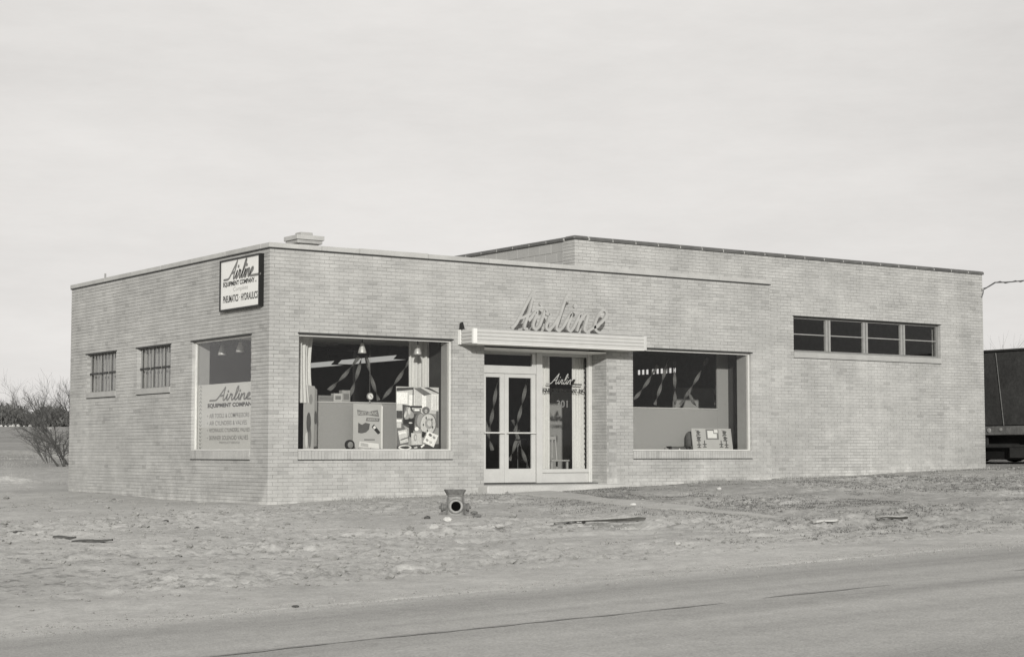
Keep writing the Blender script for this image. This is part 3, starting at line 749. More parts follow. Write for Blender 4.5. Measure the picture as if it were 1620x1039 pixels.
# jamb linings inside the glass (grey side panels) and display enclosures
mb = MB(); mb.box(3.862, 3.888, .107, .315, SZ, 2.66); mb.build('side_panel', M['side_panel'], bld)
mb = MB(); mb.box(11.60, 11.62, .107, .40, SZ, 2.66); mb.build('side_panel', M['side_panel'], bld)
mb = MB(); mb.box(.107, .36, 3.262, 3.29, SZ, 2.66); mb.build('side_panel', M['side_panel'], bld)
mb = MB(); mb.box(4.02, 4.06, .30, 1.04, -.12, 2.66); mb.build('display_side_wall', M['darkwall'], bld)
mb = MB(); mb.box(11.88, 11.92, .30, 1.04, -.12, 2.66); mb.build('display_side_wall', M['darkwall'], bld)  # shade on this side wall is put into its dark colour
# display floors
mb = MB(); mb.box(.30, 4.01, .282, .99, .44, .50); mb.build('display_floor', M['panel'], bld)
mb = MB(); mb.box(8.0, 11.87, .282, .99, .44, .50); mb.build('display_floor', M['panel'], bld)
# low partitions behind the displays
mb = MB(); mb.box(1.36, 2.695, 1.0, 1.03, -.12, 1.425); mb.build('display_partition', M['panel'], bld)
mb = MB(); mb.box(2.70, 4.01, 1.004, 1.034, -.12, 1.425); mb.build('display_partition', M['panel'], bld)
mb = MB(); mb.box(1.30, 4.015, .985, 1.05, 1.428, 1.452); mb.build('partition_cap', M['alu'], bld)
mb = MB(); mb.box(8.75, 11.555, 1.0, 1.04, -.12, 1.43); mb.box(11.557, 11.879, 1.0, 1.04, -.12, 2.66); mb.build('display_partition', M['panel'], bld)
mb = MB(); mb.box(8.74, 11.55, .985, 1.06, 1.433, 1.455); mb.build('partition_cap', M['alu'], bld)
# pale wall stub seen deeper in the right-hand room
mb = MB(); mb.box(12.2, 13.4, 3.2, 3.3, -.12, 2.0); mb.box(13.7, 13.8, 3.6, 5.6, -.12, 1.75); mb.build('inner_wall', M['plaster'], bld)

# small barred windows in the left flank
def flank_window(O, lab):
    s0, s1, z0, z1 = O
    win = bpy.data.objects.new('window', None); COL.objects.link(win); put(win, bld); tag(win, label=lab)
    zs = z0+.125; zt = z1-.03
    mb = MB(); mb.box(-.02, .14, s0-.0, s1+.0, z0+.012, zs); mb.build('sill', M['sillstone'], win)
    mb = MB(); mb.box(-.012, .02, s0+.002, s1-.002, z0, z0+.011); mb.build('sill_shadow_strip', M['dark_metal'], win)  # painted shadow line below the flank sill
    f = MB()
    f.box(.10, .135, s0, s0+.04, zs, zt); f.box(.10, .135, s1-.04, s1, zs, zt)
    f.box(.10, .135, s0+.04, s1-.04, zs, zs+.03); f.box(.10, .135, s0+.04, s1-.04, zt-.035, zt)
    f.build('frame', M['steel'], win)
    g = MB(); g.box(.118, .123, s0+.04, s1-.04, zs+.03, zt-.035); g.build('pane', M['glass'], win)
    zm = (zs+zt)/2-.005
    for k in range(2):
        c = s0+(s1-s0)*(k+1)/3; mm = MB(); mm.box(.096, .134, c-.013, c+.013, zs+.03, zt-.035); mm.build('mullion', M['panel'], win)
    # three transoms between the mullions
    for k in range(3):
        a = s0+(s1-s0)*k/3+.045; b = s0+(s1-s0)*(k+1)/3-.045
        mb = MB(); mb.box(.052, .068, a, b, zm-.02, zm+.02); mb.build('transom_bar', M['black'], win)
    nb = 9
    for k in range(nb):
        y = s0+(s1-s0)*(k+.5)/nb
        mb = MB(); mb.box(.070, .082, y-.011, y+.011, zs, zt); mb.build('security_bar', M['steel_light'], win)
    return win
flank_window(S1, 'barred flank window nearer the street corner'); flank_window(S2, 'barred flank window farther from the street corner')
def drape(name, label, p0, p1, z0, z1, folds, amp, m, cat='curtain', group=None, bunch=None):
    """hanging cloth from p0 to p1 with vertical folds"""
    p0, p1 = Vector(p0), Vector(p1); d = p1-p0; L = d.length; d.normalize(); n = Vector((d.y, -d.x, 0))
    nu = folds*8; nv = 10; V = []; top = []
    for j in range(nv+1):
        t = j/nv
        for i in range(nu+1):
            u = i/nu; a = amp*(.55+.45*t)*math.sin(u*folds*2*math.pi+.5*math.sin(u*17)+.25*t)+.3*amp*math.sin(u*41)
            uu = u
            if bunch: uu = u*(1-bunch*math.sin(t*math.pi)*.9)
            V.append(p0+d*(uu*L)+n*a+Vector((0, 0, z0+(z1-z0)*(1-t))))
    mb = MB(); w_ = nu+1
    mb.add([(v.x, v.y, v.z) for v in V], [(j*w_+i, j*w_+i+1, (j+1)*w_+i+1, (j+1)*w_+i) for j in range(nv) for i in range(nu)])
    n0 = len(V)
    mb.add([(v.x+n.x*.004, v.y+n.y*.004, v.z) for v in V], [(j*w_+i, (j+1)*w_+i, (j+1)*w_+i+1, j*w_+i+1) for j in range(nv) for i in range(nu)])
    return mb.build(name, m, smooth=True, label=label, category=cat, group=group)
drape('curtain', 'grey pleated curtain inside the barred window nearer the corner', (.24, S1[0]-.05, 0), (.24, S1[1]+.05, 0), 1.72, 2.70, 9, .05, M['flank_cloth'])
drape('curtain', 'grey pleated curtain inside the far barred window at the rear', (.24, S2[0]-.05, 0), (.24, S2[1]+.05, 0), 1.72, 2.70, 9, .05, M['flank_cloth'])

# workshop strip window
s0, s1, z0, z1 = WW
win = bpy.data.objects.new('window', None); COL.objects.link(win); put(win, bld); tag(win, label='high strip window of four panes in the workshop front')
mb = MB(); mb.box(s0, s1, SETB-.02, SETB+.14, z0+.012, z0+.135); mb.build('sill', M['sillstone'], win)
mb = MB(); mb.box(s0+.002, s1-.002, SETB-.012, SETB+.02, z0, z0+.011); mb.build('sill_shadow_strip', M['dark_metal'], win)  # painted shadow line below the strip window's sill
zs, zt = z0+.137, z1-.022; fd0, fd1 = SETB+.10, SETB+.16
mb = MB(); mb.box(s0, s0+.05, fd0, fd1, zs, zt); mb.box(s1-.05, s1, fd0, fd1, zs, zt)
mb.box(s0+.05, s1-.05, fd0, fd1, zs, zs+.05); mb.box(s0+.05, s1-.05, fd0, fd1, zt-.04, zt); mb.build('frame', M['steel'], win)
ms = [s0+.05, 14.30, 15.51, 16.76, s1-.05]
for i in (1, 2, 3):
    for q in (-.075, .015):
        mb = MB(); mb.box(ms[i]+q, ms[i]+q+.06, fd0-.01, fd1-.002, zs+.05, zt-.04); mb.build('mullion', M['steel_light'], win)
for i in range(4):
    a, b = ms[i]+(.075 if i else 0), ms[i+1]-(.075 if i < 3 else 0)
    mb = MB(); mb.box(a, b, fd0+.03, fd0+.036, zs+.05, zt-.04); mb.build('pane', M['glass'], win)
    mb = MB(); mb.box(a, b, fd0+.005, fd0+.028, (zs+zt)/2+.0, (zs+zt)/2+.022); mb.build('glazing_bar', M['steel_light'], win)

# ------------------------------------------------------------------ entrance
DY = .53
# recess back wall infill: head above the door
mb = MB(); mb.box(4.5, 7.66, DY+.04, DY+.10, 2.44, 2.66); mb.build('entrance_header', M['paintwhite'], bld)
mb = MB(); mb.box(4.4, 4.655, .0+.28, DY+.2, -.3, 2.66); mb.build('entrance_cheek', M['mortar'], bld)
ent = bpy.data.objects.new('entrance_frame', None); COL.objects.link(ent); put(ent, bld); tag(ent, label='pale metal entrance frame with transom and side light')
P_ = M['paintwhite']
def ebox(name, x0, x1, y0, y1, z0, z1, m=P_, parent=ent, bev=.003):
    mb = MB(); mb.bbox(x0, x1, y0, y1, z0, z1, bev); return mb.build(name, m, parent)
ZB, ZD, ZT = -.125, 2.055, 2.215
ebox('jamb', 4.66, 4.94, DY-.02, DY+.05, ZB, 2.50)
ebox('post', 6.262, 6.40, DY-.05, DY+.05, ZB, 2.50)
ebox('head_rail', 4.94, 6.26, DY-.02, DY+.05, 2.47, 2.50)
ebox('door_head', 4.94, 6.26, DY-.03, DY+.05, ZD+.006, ZT)
ebox('transom_mullion', 6.17, 6.262, DY-.02, DY+.04, ZT, 2.468, M['alu'])
ebox('transom_pane', 4.945, 6.168, DY+.01, DY+.016, ZT+.002, 2.466, M['glass'], bev=.001)
ebox('bulkhead', 6.402, 7.58, DY-.01, DY+.05, ZB, .075)
ebox('sill_rail', 6.402, 7.60, DY-.045, DY+.05, .078, .150)
ebox('end_post', 7.585, 7.664, DY-.05, DY+.05, ZB, 2.50, M['alu_bright'])
ebox('head_rail', 6.402, 7.583, DY-.02, DY+.05, 2.44, 2.50)
slp = ebox('side_pane', 6.404, 7.583, DY+.015, DY+.021, .152, 2.438, M['glass'], bev=.001)
def leaf(x0, x1, z0, z1, hinge_left, lab):
    door = bpy.data.objects.new('door', None); COL.objects.link(door); put(door, bld); tag(door, label=lab)
    y0, y1 = DY-.012, DY+.034; st = .10; bt = .275; tp = .075
    for n_, a in (('stile', (x0, x0+st, z0, z1)), ('stile', (x1-st, x1, z0, z1)), ('top_rail', (x0+st, x1-st, z1-tp, z1)), ('kick_rail', (x0+st, x1-st, z0, z0+bt))):
        mb = MB(); mb.bbox(a[0]+.0005, a[1]-.0005, y0, y1, a[2], a[3], .003); mb.build(n_, P_, door)
    mb = MB(); mb.box(x0+st, x1-st, DY+.008, DY+.014, z0+bt, z1-tp); mb.build('pane', M['glass'], door)
    zb = .875
    mb = MB(); mb.tube([(x0+.03, y0-.045, zb), (x1-.03, y0-.045, zb)], .016, 8)
    for xx in (x0+.05, x1-.05): mb.tube([(xx, y0-.045, zb), (xx, y0, zb)], .012, 6)
    mb.build('push_bar', M['alu_bright'], door)
    return door
leaf(4.945, 5.49, ZB+.012, ZD, True, 'left leaf of the glazed double door'); leaf(5.495, 6.255, ZB+.012, ZD, False, 'right leaf of the glazed double door')
mb = MB(); mb.box(4.94, 6.26, DY-.03, DY+.06, ZB-.012, ZB+.004); mb.build('threshold', M['dark_metal'], bld)
# concrete stoop and the walk towards the road
mb = MB(); mb.bbox(4.50, 8.0, -.36, -.012, -.9, -.155, .02); mb.bbox(4.66, 7.66, -.011, DY+.1, -.9, -.150, .005); mb.build('stoop', M['concrete'], kind='structure')

# canopy
can = bpy.data.objects.new('canopy', None); COL.objects.link(can); put(can, bld); tag(can, label='flat entrance canopy with ribbed pale metal fascia')
CX0, CX1, CY, CZ0, CZ1 = 4.05, 8.27, -.545, 2.565, 2.842
mb = MB(); mb.box(CX0+.03, CX1-.03, CY+.03, -.002, CZ0+.012, CZ1-.02); mb.build('canopy_body', M['steel'], can)
def ribbed(plane, s0, s1, name):
    n = 4; mb = MB(); h = (CZ1-CZ0)/n; prof = []
    for k in range(n):
        z = CZ0+k*h; prof += [(0.0, z+.002), (-.006, z+.010), (-.006, z+h-.018), (.012, z+h-.008), (.012, z+h)]
    m_ = len(prof); V = []
    for s in (s0, s1):
        for d, z in prof: V.append((s, CY+d, z) if plane == 'f' else (CX0+d, s, z))
    mb.add(V, [(i, i+1, m_+i+1, m_+i) for i in range(m_-1)])
    return mb.build(name, M['paintwhite'], can)
ribbed('f', CX0+.075, CX1-.06, 'fascia'); ribbed('l', -.10, CY+.05, 'side_fascia')
mb = MB(); mb.bbox(CX0-.012, CX0+.075, CY-.012, CY+.055, CZ0-.008, CZ1+.004, .004); mb.build('corner_trim', M['white'], can)
mb = MB(); mb.bbox(CX1-.06, CX1+.012, CY-.012, -.01, CZ0-.008, CZ1+.004, .004); mb.build('corner_trim', M['paintwhite'], can)
mb = MB(); mb.bbox(CX0-.012, CX0+.04, -.10, -.003, CZ0-.008, CZ1+.004, .004); mb.build('corner_trim', M['white'], can)
mb = MB(); mb.box(CX0+.0755, CX1-.0605, CY-.014, CY+.02, CZ0-.012, CZ0+.003); mb.build('drip_edge', M['white'], can)
mb = MB(); mb.box(CX0+.08, CX1-.07, CY+.02, -.002, CZ0-.002, CZ0+.010); mb.box(4.66, 7.66, .002, DY+.039, 2.50, 2.53); mb.build('soffit', M['ceil'], can)
mb = MB(); mb.box(CX0+.08, CX1-.07, CY+.01, -.002, CZ1-.018, CZ1-.006); mb.build('canopy_deck', M['steel'], can)
# small dark floodlight bracket on the canopy's left end
t_ = thing('spotlight', (4.09, -.08, CZ1), 'small black wedge-shaped lamp on the left end of the canopy', 'lamp')
mb = MB(); mb.add([(4.05,-.13,CZ1+.004),(4.12,-.13,CZ1+.004),(4.12,-.03,CZ1+.004),(4.05,-.03,CZ1+.004),(4.05,-.11,CZ1+.13),(4.09,-.11,CZ1+.15),(4.09,-.05,CZ1+.15),(4.05,-.05,CZ1+.13)],
                  [(3,2,1,0),(4,5,6,7),(0,1,5,4),(1,2,6,5),(2,3,7,6),(3,0,4,7)]); mb.build('housing', M['black'], t_)
mb = MB(); mb.box(4.04, 4.13, -.14, -.02, CZ1-.004, CZ1+.004); mb.build('bracket', M['dark_metal'], t_)

# ------------------------------------------------------------------ channel letters on the canopy
sg = thing('script_sign', (6.5, -.45, CZ1), 'large pale script channel letters reading Airline standing on the entrance canopy', 'sign')
FRC = Frame((0, -.47, 0), (1, 0, 0), (0, 0, 1))
names = {'A': 'letter_a', 'i': 'letter_i', 'r': 'letter_r', 'l': 'letter_l', 'i2': 'letter_i', 'n': 'letter_n', 'e': 'letter_e'}
M['letter'] = mat('letter_face_paint', .345, .6, .3, noise=[(6, .10)])
SIGN = {
 'letter_a': [[(4.99,.02),(5.10,.10),(5.42,.62),(5.50,.73)], [(5.52,.74),(5.42,.38),(5.29,.04),(5.35,.0)], [(5.16,.20),(5.28,.23),(5.42,.30)]],
 'letter_i': [[(5.40,.18),(5.60,.37),(5.50,.08),(5.56,.0),(5.66,.08)], [(5.685,.50),(5.70,.51)]],
 'letter_r': [[(5.66,.08),(5.79,.38),(5.83,.31),(5.90,.32),(5.87,.20),(5.81,.06),(5.87,.0),(5.97,.07)]],
 'letter_l': [[(5.97,.07),(6.05,.16),(6.12,.27)], [(6.38,.73),(6.30,.66),(6.17,.34),(6.06,.06),(6.12,.0),(6.22,.07)]],
 'letter_i.001': [[(6.22,.07),(6.44,.37),(6.34,.08),(6.40,.0),(6.48,.07)], [(6.515,.50),(6.53,.51)]],
 'letter_n': [[(6.48,.07),(6.68,.37),(6.57,.02)], [(6.61,.14),(6.75,.33),(6.84,.34),(6.75,.07),(6.81,.0),(6.90,.05)]],
 'letter_e': [[(6.90,.05),(7.10,.15),(7.27,.29),(7.31,.41),(7.21,.45),(7.08,.31),(7.01,.12),(7.08,.01),(7.30,.0),(8.24,.0)]],
}
kk_ = 0
for nm, sts in SIGN.items():
    mb = MB()
    for st in sts:
        stroke(mb, FRC, [(x, CZ1+.045+z) for x, z in smooth_line(st)], .080 if len(st) == 2 else .054, -.045, kk_*.0008); kk_ += 1
    mb.build(nm, M['letter'], sg)
# dark returns: narrow neon channel behind each stroke
mb = MB(); mb.box(CX0+.6, CX1-.02, -.50, -.44, CZ1+.003, CZ1+.012); mb.build('mounting_rail', M['steel_light'], sg)

# ------------------------------------------------------------------ wall sign on the left flank
ws = thing('wall_sign', (-.1, 1.05, 3.6), 'white boxed company sign with script lettering high on the left flank', 'sign')
Y0s, Y1s, Z0s, Z1s = .225, 1.885, 3.125, 4.085
mb = MB(); mb.box(-.10, -.002, Y0s, Y1s, Z0s, Z0s+.03); mb.box(-.10, -.002, Y0s, Y1s, Z1s-.03, Z1s); mb.box(-.10, -.002, Y0s, Y0s+.03, Z0s+.03, Z1s-.03); mb.box(-.10, -.002, Y1s-.03, Y1s, Z0s+.03, Z1s-.03)
mb.build('box_frame', M['black'], ws)
mb = MB(); mb.box(-.080, -.01, Y0s+.03, Y1s-.03, Z0s+.03, Z1s-.03); mb.build('sign_face', M['white'], ws)
FS = Frame((-.080, Y1s, Z0s), (0, -1, 0), (0, 0, 1)); W_, H_ = Y1s-Y0s, Z1s-Z0s
mb = MB(); s_ = W_*.103
script_word(FS, W_*.33, H_*.60, s_, .042, .0005, .002, shear=.45, sy=.78, mbs=mb); mb.build('script_lettering', M['ink_grey'], ws)
mb = MB(); add_text(mb, FS, 'EQUIPMENT COMPANY', W_*.08, H_*.455, W_*.87, H_*.565, .002, .04); add_text(mb, FS, 'INC.', W_*.88, H_*.47, W_*.93, H_*.50, .002, 0.01)
mb.build('lettering', M['ink'], ws)
mb = MB(); add_text(mb, FS, 'Complete', W_*.33, H_*.335, W_*.70, H_*.445, .002, .0, .25); mb.build('lettering', M['ink_pale'], ws)
mb = MB(); add_text(mb, FS, 'PNEUMATICS', W_*.08, H_*.155, W_*.47, H_*.295, .002, .022); add_text(mb, FS, 'HYDRAULICS', W_*.54, H_*.155, W_*.95, H_*.295, .002, .022)
mb.add([FS.p(W_*.495, H_*.22, .002), FS.p(W_*.51, H_*.22, .002), FS.p(W_*.51, H_*.235, .002), FS.p(W_*.495, H_*.235, .002)], [(0,1,2,3)]); mb.build('lettering', M['ink'], ws)

# ------------------------------------------------------------------ lettered board in the left window
lb_ = thing('window_board', (.13, 2.0, SZ), 'pale lettered display board filling the lower part of the flank window', 'board')
BY1, BY0, BZ1 = 3.255, .755, 1.79
mb = MB(); mb.box(.125, .140, BY0, BY1, SZ+.023, BZ1); mb.build('board', M['letter_board'], lb_)
FB = Frame((.125, BY1, SZ), (0, -1, 0), (0, 0, 1))
mb = MB(); script_word(FB, 1.10, .945, .25, .036, .0005, .002, shear=.22, sy=.40, mbs=mb); mb.build('script_lettering', M['ink_grey'], lb_)
mb = MB(); add_text(mb, FB, 'EQUIPMENT COMPANY', .44, .80, 2.47, .895, .002, .045); mb.build('lettering', M['ink'], lb_)
mb = MB()
for i, (s_, w2) in enumerate((('AIR TOOLS & COMPRESSORS', 1.72), ('AIR CYLINDERS & VALVES', 1.62), ('HYDRAULIC CYLINDERS, VALVES &', 1.85), ('SKINNER SOLENOID VALVES', 1.68))):
    zt = .70-i*.14; add_text(mb, FB, s_, .52, zt-.085, .52+w2, zt, .002, .006)
    mb.add([FB.p(.43, zt-.055, .002), FB.p(.455, zt-.055, .002), FB.p(.455, zt-.03, .002), FB.p(.43, zt-.03, .002)], [(0,1,2,3)])
add_text(mb, FB, 'PRODUCT SERVICE', .98, .125, 1.85, .165, .002, .0, .2)
mb.build('lettering', M['ink_grey'], lb_)
mb = MB()
for i in range(17):
    z = .06+i*.072; up_ = 1 if i > 8 else -1; x_ = .115; h_ = .04*up_
    for sgn in (-1, 1):
        a = (x_, z+h_/2+.0); b = (x_+sgn*.055, z-h_/2)
        mb.add([FB.p(a[0], a[1], .002), FB.p(b[0], b[1], .002), FB.p(b[0], b[1]+.02*up_, .002), FB.p(a[0], a[1]+.02*up_, .002)], [(0,1,2,3)])
mb.build('chevron_border', M['ink_grey'], lb_)

# side-light lettering (on the glass)
FG = Frame((0, DY+.0145, 0), (1, 0, 0), (0, 0, 1))
mb = MB(); script_word(FG, 6.77, 1.875, .1, .026, .0002, .0012, shear=.42, sy=.86, mbs=mb)
o_ = mb.build('script_lettering', M['ink'], ent)
mb = MB(); script_word(FG, 6.765, 1.878, .1, .014, .0016, .0024, shear=.42, sy=.86, mbs=mb, only=('A', 'i', 'r', 'l', 'i2', 'n'))
mb.build('script_lettering', M['board'], ent)
mb = MB(); add_text(mb, FG, 'EQUIPMENT COMPANY, INC.', 6.43, 1.70, 7.53, 1.79, .002, .05); mb.build('lettering', M['ink'], ent)
mb = MB(); add_text(mb, FG, '301', 6.80, 1.40, 7.08, 1.55, .002, .02); mb.build('house_number', M['ink_grey'], ent)

# ------------------------------------------------------------------ display contents, window left of the door
drape('curtain', 'pale gathered curtain at the left end of the left display window', (.84, .46, 0), (1.30, .76, 0), 1.40, 2.66, 4, .07, M['curtain'], bunch=.25)
drape('curtain', 'pale pleated curtain at the right end of the left display window', (3.52, .96, 0), (4.00, .96, 0), 1.43, 2.66, 4, .065, M['curtain'])
drape('curtain', 'dim draped curtain behind the board in the flank window', (.95, 1.2, 0), (.95, 2.6, 0), 1.2, 2.66, 8, .04, M['curtain_grey'], bunch=.2)
def pendant(x, y, zb, lab):
    t = thing('pendant_lamp', (x, y, zb+.19), lab, 'lamp', None)
    mb = MB(); mb.lathe((x, y, zb), [(.082, 0), (.078, .03), (.06, .09), (.038, .15), (.030, .19), (.0, .195)], 18); mb.lathe((x, y, zb+.001), [(.072, 0), (.0, .12)], 18)
    mb.build('shade', M['alu'], t, smooth=True)
    mb = MB(); mb.tube([(x, y, zb+.19), (x, y, 2.665)], .012, 6); mb.build('stem', M['black'], t)
pendant(2.21, .5, 2.355, 'aluminium cone lamp left of the two in the left display window')
pendant(3.44, .5, 2.37, 'aluminium cone lamp above the shop photograph in the left display window')
pendant(.5, 3.0, 2.38, 'aluminium cone lamp farther from the corner in the flank window')
pendant(.5, 2.2, 2.40, 'aluminium cone lamp nearer the corner in the flank window')
# fluorescent troughs
for px, py, lab in ((533, 573, 'long white fluorescent trough nearer the left curtain'), (632, 564, 'long white fluorescent trough left of the right-hand cone lamp')):
    p = at(px, py, 2, 2.52); t = thing('ceiling_light', p, lab, 'ceiling light')
    mb = MB(); x, y = p[0], p[1]; V = []
    prof = [(-.16, 0), (-.07, .09), (.07, .09), (.16, 0)]
    for yy in (y, y+2.4):
        for dx, dz in prof: V.append((x+dx, yy, 2.46+dz))
    mb.add(V, [(0,1,5,4), (1,2,6,5), (2,3,7,6), (0,4,7,3)]); mb.build('reflector', M['enamel_lamp'], t)
    mb = MB(); mb.add([(x-.16, y-.002, 2.46), (x+.16, y-.002, 2.46), (x+.07, y-.002, 2.55), (x-.07, y-.002, 2.55), (x-.16, y-.02, 2.46), (x+.16, y-.02, 2.46), (x+.07, y-.02, 2.55), (x-.07, y-.02, 2.55)], [(0,1,2,3), (7,6,5,4), (0,4,5,1), (1,5,6,2), (2,6,7,3), (3,7,4,0)]); mb.build('end_cap', M['black'], t)
    mb = MB(); mb.tube([(x, y+.4, 2.55), (x, y+.4, 3.02)], .012, 6); mb.tube([(x, y+2, 2.55), (x, y+2, 3.02)], .012, 6); mb.build('hanger', M['black'], t)
rp = at(512, 547, 2, 2.60)
mb = MB(); mb.tube([(rp[0]+.28*math.cos(a*math.pi/12), rp[1]+.28*math.sin(a*math.pi/12), 2.63) for a in range(25)], .014, 6, cap=False)  # ring modelled in place of a reflection, not a fitting
mb.build('reflection_ring', M['steel_light'], label='thin round ring modelled for a reflection above the left curtain', category='ceiling light')

def streamer(p0, p1, lab, grp, wd=.075, turns=None):
    p0, p1 = Vector(p0), Vector(p1); L = (p1-p0).length; turns = turns or L/.42
    d = (p1-p0).normalized(); a = d.cross(Vector((0, 1, 0))).normalized(); b = d.cross(a); n = int(turns*14)
    ph = random.uniform(0, 3); V = []
    for i in range(n+1):
        t = i/n; q = p0+d*(L*t)+Vector((0, 0, -.05*math.sin(math.pi*t))); th = ph+t*turns*math.pi
        e = (a*math.cos(th)+b*math.sin(th))*wd/2; nn = (a*-math.sin(th)+b*math.cos(th))*.0015
        V += [q-e-nn, q+e-nn, q+e+nn, q-e+nn]
    mb = MB(); mb.add(V, [(4*i+j, 4*i+(j+1) % 4, 4*i+4+(j+1) % 4, 4*i+4+j) for i in range(n) for j in range(4)])
    return mb.build('paper_streamer', M['crepe'], label=lab, category='streamer', group=grp, smooth=False)
G1 = 'twisted paper streamers in the left display window'
for a, b, l in (((568,564),(520,617), 'leftmost twisted streamer slanting down left in the left display window'), ((573,563),(553,628), 'steep twisted streamer left of the hanging gauge in the left display window'),
                ((579,563),(599,633), 'twisted streamer just right of the hanging gauge'), ((657,556),(604,633), 'long twisted streamer slanting up to the right-hand cone lamp')):
    streamer(at(*a, 1, 1.12), at(*b, 1, 1.12), l, G1)
G2 = 'twisted paper streamers in the right display window'
for a, b, l in (((1040,578),(1003,632), 'leftmost slanting twisted streamer in the right display window'), ((1057,567),(1036,640), 'second twisted streamer from the left in the right display window'),
                ((1067,572),(1068,640), 'vertical twisted streamer in the right display window'), ((1120,566),(1076,640), 'long streamer slanting across the middle of the right display window'),
                ((1088,616),(1102,643), 'short streamer low in the middle of the right display window'), ((1136,566),(1132,640), 'near vertical streamer beside the pale wall of the right display window')):
    streamer(at(*a, 1, 1.15), at(*b, 1, 1.15), l, G2)
G3 = 'twisted paper streamers behind the entrance doors'
for a, b, l in (((788,594),(774,682), 'twisted streamer behind the upper glass of the left door leaf'), ((835,596),(815,682), 'twisted streamer behind the upper glass of the right door leaf'),
                ((766,655),(779,712), 'short streamer low at the left edge of the left door leaf'), ((811,664),(837,742), 'streamer slanting down right behind the right door leaf'), ((821,680),(806,728), 'streamer slanting down left behind the right door leaf')):
    streamer(at(*a, 1, .95), at(*b, 1, .95), l, G3)

# enlarged workshop photograph (a flat print) standing in the display
PH = thing('photo_mural', (3.5, .62, SZ), 'tall enlarged photograph of a machine workshop standing right in the left display window', 'photograph')
m0 = at(627, 611, 1, .62); m1 = at(694, 712, 1, .62)
FP = Frame((m0[0], .62, .53), (1, 0, 0), (0, 0, 1)); mw = m1[0]-m0[0]; mh = m0[2]-.53
mb = MB(); prism(mb, FP, rect(0, 0, mw, mh), -.015, 0); mb.build('mount', M['ink_pale'], PH)
greys = [.02, .06, .15, .33, .56, .85]; gm = [mat('print_grey_%s' % 'abcdef'[i], g, .6, .3, noise=[(40, .18)]) for i, g in enumerate(greys)]
pr_ = MB(); kk = [0]
def ps(poly, g):
    kk[0] += 1; pr_.mi = g
    P = [(x/1000*mw, (1-y/1000)*mh) for x, y in poly]
    pr_.add([FP.p(x, y, .0006+kk[0]*.00025) for x, y in P], [tuple(range(len(P)))[::-1]])
def pe(cx, cy, rx_, ry_, g, n=16, rot=0):
    ps([(cx+rx_*math.cos(t*2*math.pi/n)*math.cos(rot)-ry_*math.sin(t*2*math.pi/n)*math.sin(rot), cy+rx_*math.cos(t*2*math.pi/n)*math.sin(rot)+ry_*math.sin(t*2*math.pi/n)*math.cos(rot)) for t in range(n)], g)
R4 = lambda a, b, c, d: [(a, b), (c, b), (c, d), (a, d)]
ps(R4(5, 5, 995, 995), 3); ps(R4(5, 5, 995, 420), 4); ps(R4(10, 90, 260, 270), 5); ps(R4(300, 130, 420, 300), 5); ps(R4(600, 120, 700, 330), 5); ps(R4(820, 110, 985, 360), 5)
for x in (860, 900, 940): ps(R4(x, 130, x+8, 350), 3)
ps([(5, 20), (400, 10), (400, 45), (5, 75)], 1); ps([(400, 20), (560, 10), (820, 110), (650, 140)], 2); ps([(640, 10), (760, 5), (995, 85), (995, 100)], 1); ps(R4(378, 10, 400, 330), 0)
ps(R4(5, 380, 140, 500), 1); ps([(140, 280), (330, 300), (430, 420), (430, 700), (150, 600)], 1); ps(R4(260, 300, 600, 330), 0); ps(R4(400, 340, 570, 430), 2); ps(R4(420, 350, 540, 380), 5)
pe(230, 370, 50, 60, 2); pe(260, 345, 30, 30, 3); pe(240, 450, 60, 80, 3); pe(330, 440, 80, 60, 3, rot=.3); pe(210, 440, 25, 50, 4, rot=.5); pe(300, 380, 30, 60, 4)
ps([(170, 520), (440, 500), (400, 600), (180, 590)], 0); ps([(290, 580), (420, 560), (380, 800), (300, 790)], 0); pe(330, 570, 45, 12, 4)
ps([(400, 430), (560, 420), (600, 500), (440, 560)], 1); pe(690, 370, 90, 60, 2); pe(690, 380, 28, 28, 4); pe(690, 380, 12, 12, 1)
pe(540, 530, 110, 130, 2, 20, .3); pe(560, 530, 80, 110, 3, 20, .3); pe(745, 590, 195, 175, 2, 24, -.3); pe(740, 590, 180, 162, 4, 24, -.3); pe(760, 580, 95, 85, 3, 20); pe(770, 575, 50, 48, 4)
for a in range(5): pe(745+118*math.cos(a*1.256+.5), 585+105*math.sin(a*1.256+.5), 16, 22, 1)
ps(R4(930, 380, 985, 640), 2); ps([(600, 700), (700, 720), (640, 800), (590, 790)], 0); ps([(5, 620), (140, 580), (300, 800), (260, 995), (5, 995)], 2)
ps(R4(5, 520, 120, 560), 5); ps(R4(10, 570, 110, 650), 4); ps([(30, 700), (240, 670), (280, 870), (90, 900)], 4); ps([(60, 720), (210, 700), (220, 730), (70, 755)], 5); ps([(90, 830), (270, 790), (275, 810), (100, 850)], 2)
pe(470, 665, 48, 32, 5); ps([(340, 730), (580, 735), (590, 930), (350, 925)], 4); pe(440, 800, 40, 60, 3); pe(445, 805, 18, 34, 4)
ps([(5, 930), (995, 900), (995, 995), (5, 995)], 1); ps([(740, 700), (985, 765), (870, 955), (620, 870)], 5); pe(790, 760, 40, 24, 2, rot=.3); pe(880, 800, 36, 22, 3, rot=.3); pe(715, 840, 34, 22, 3, rot=.3); pe(800, 875, 36, 22, 4, rot=.3)
ps([(560, 940), (640, 905), (660, 925), (580, 965)], 5); ps([(400, 955), (480, 940), (490, 965), (420, 970)], 4)
pr_.build('photo_print', gm, PH)

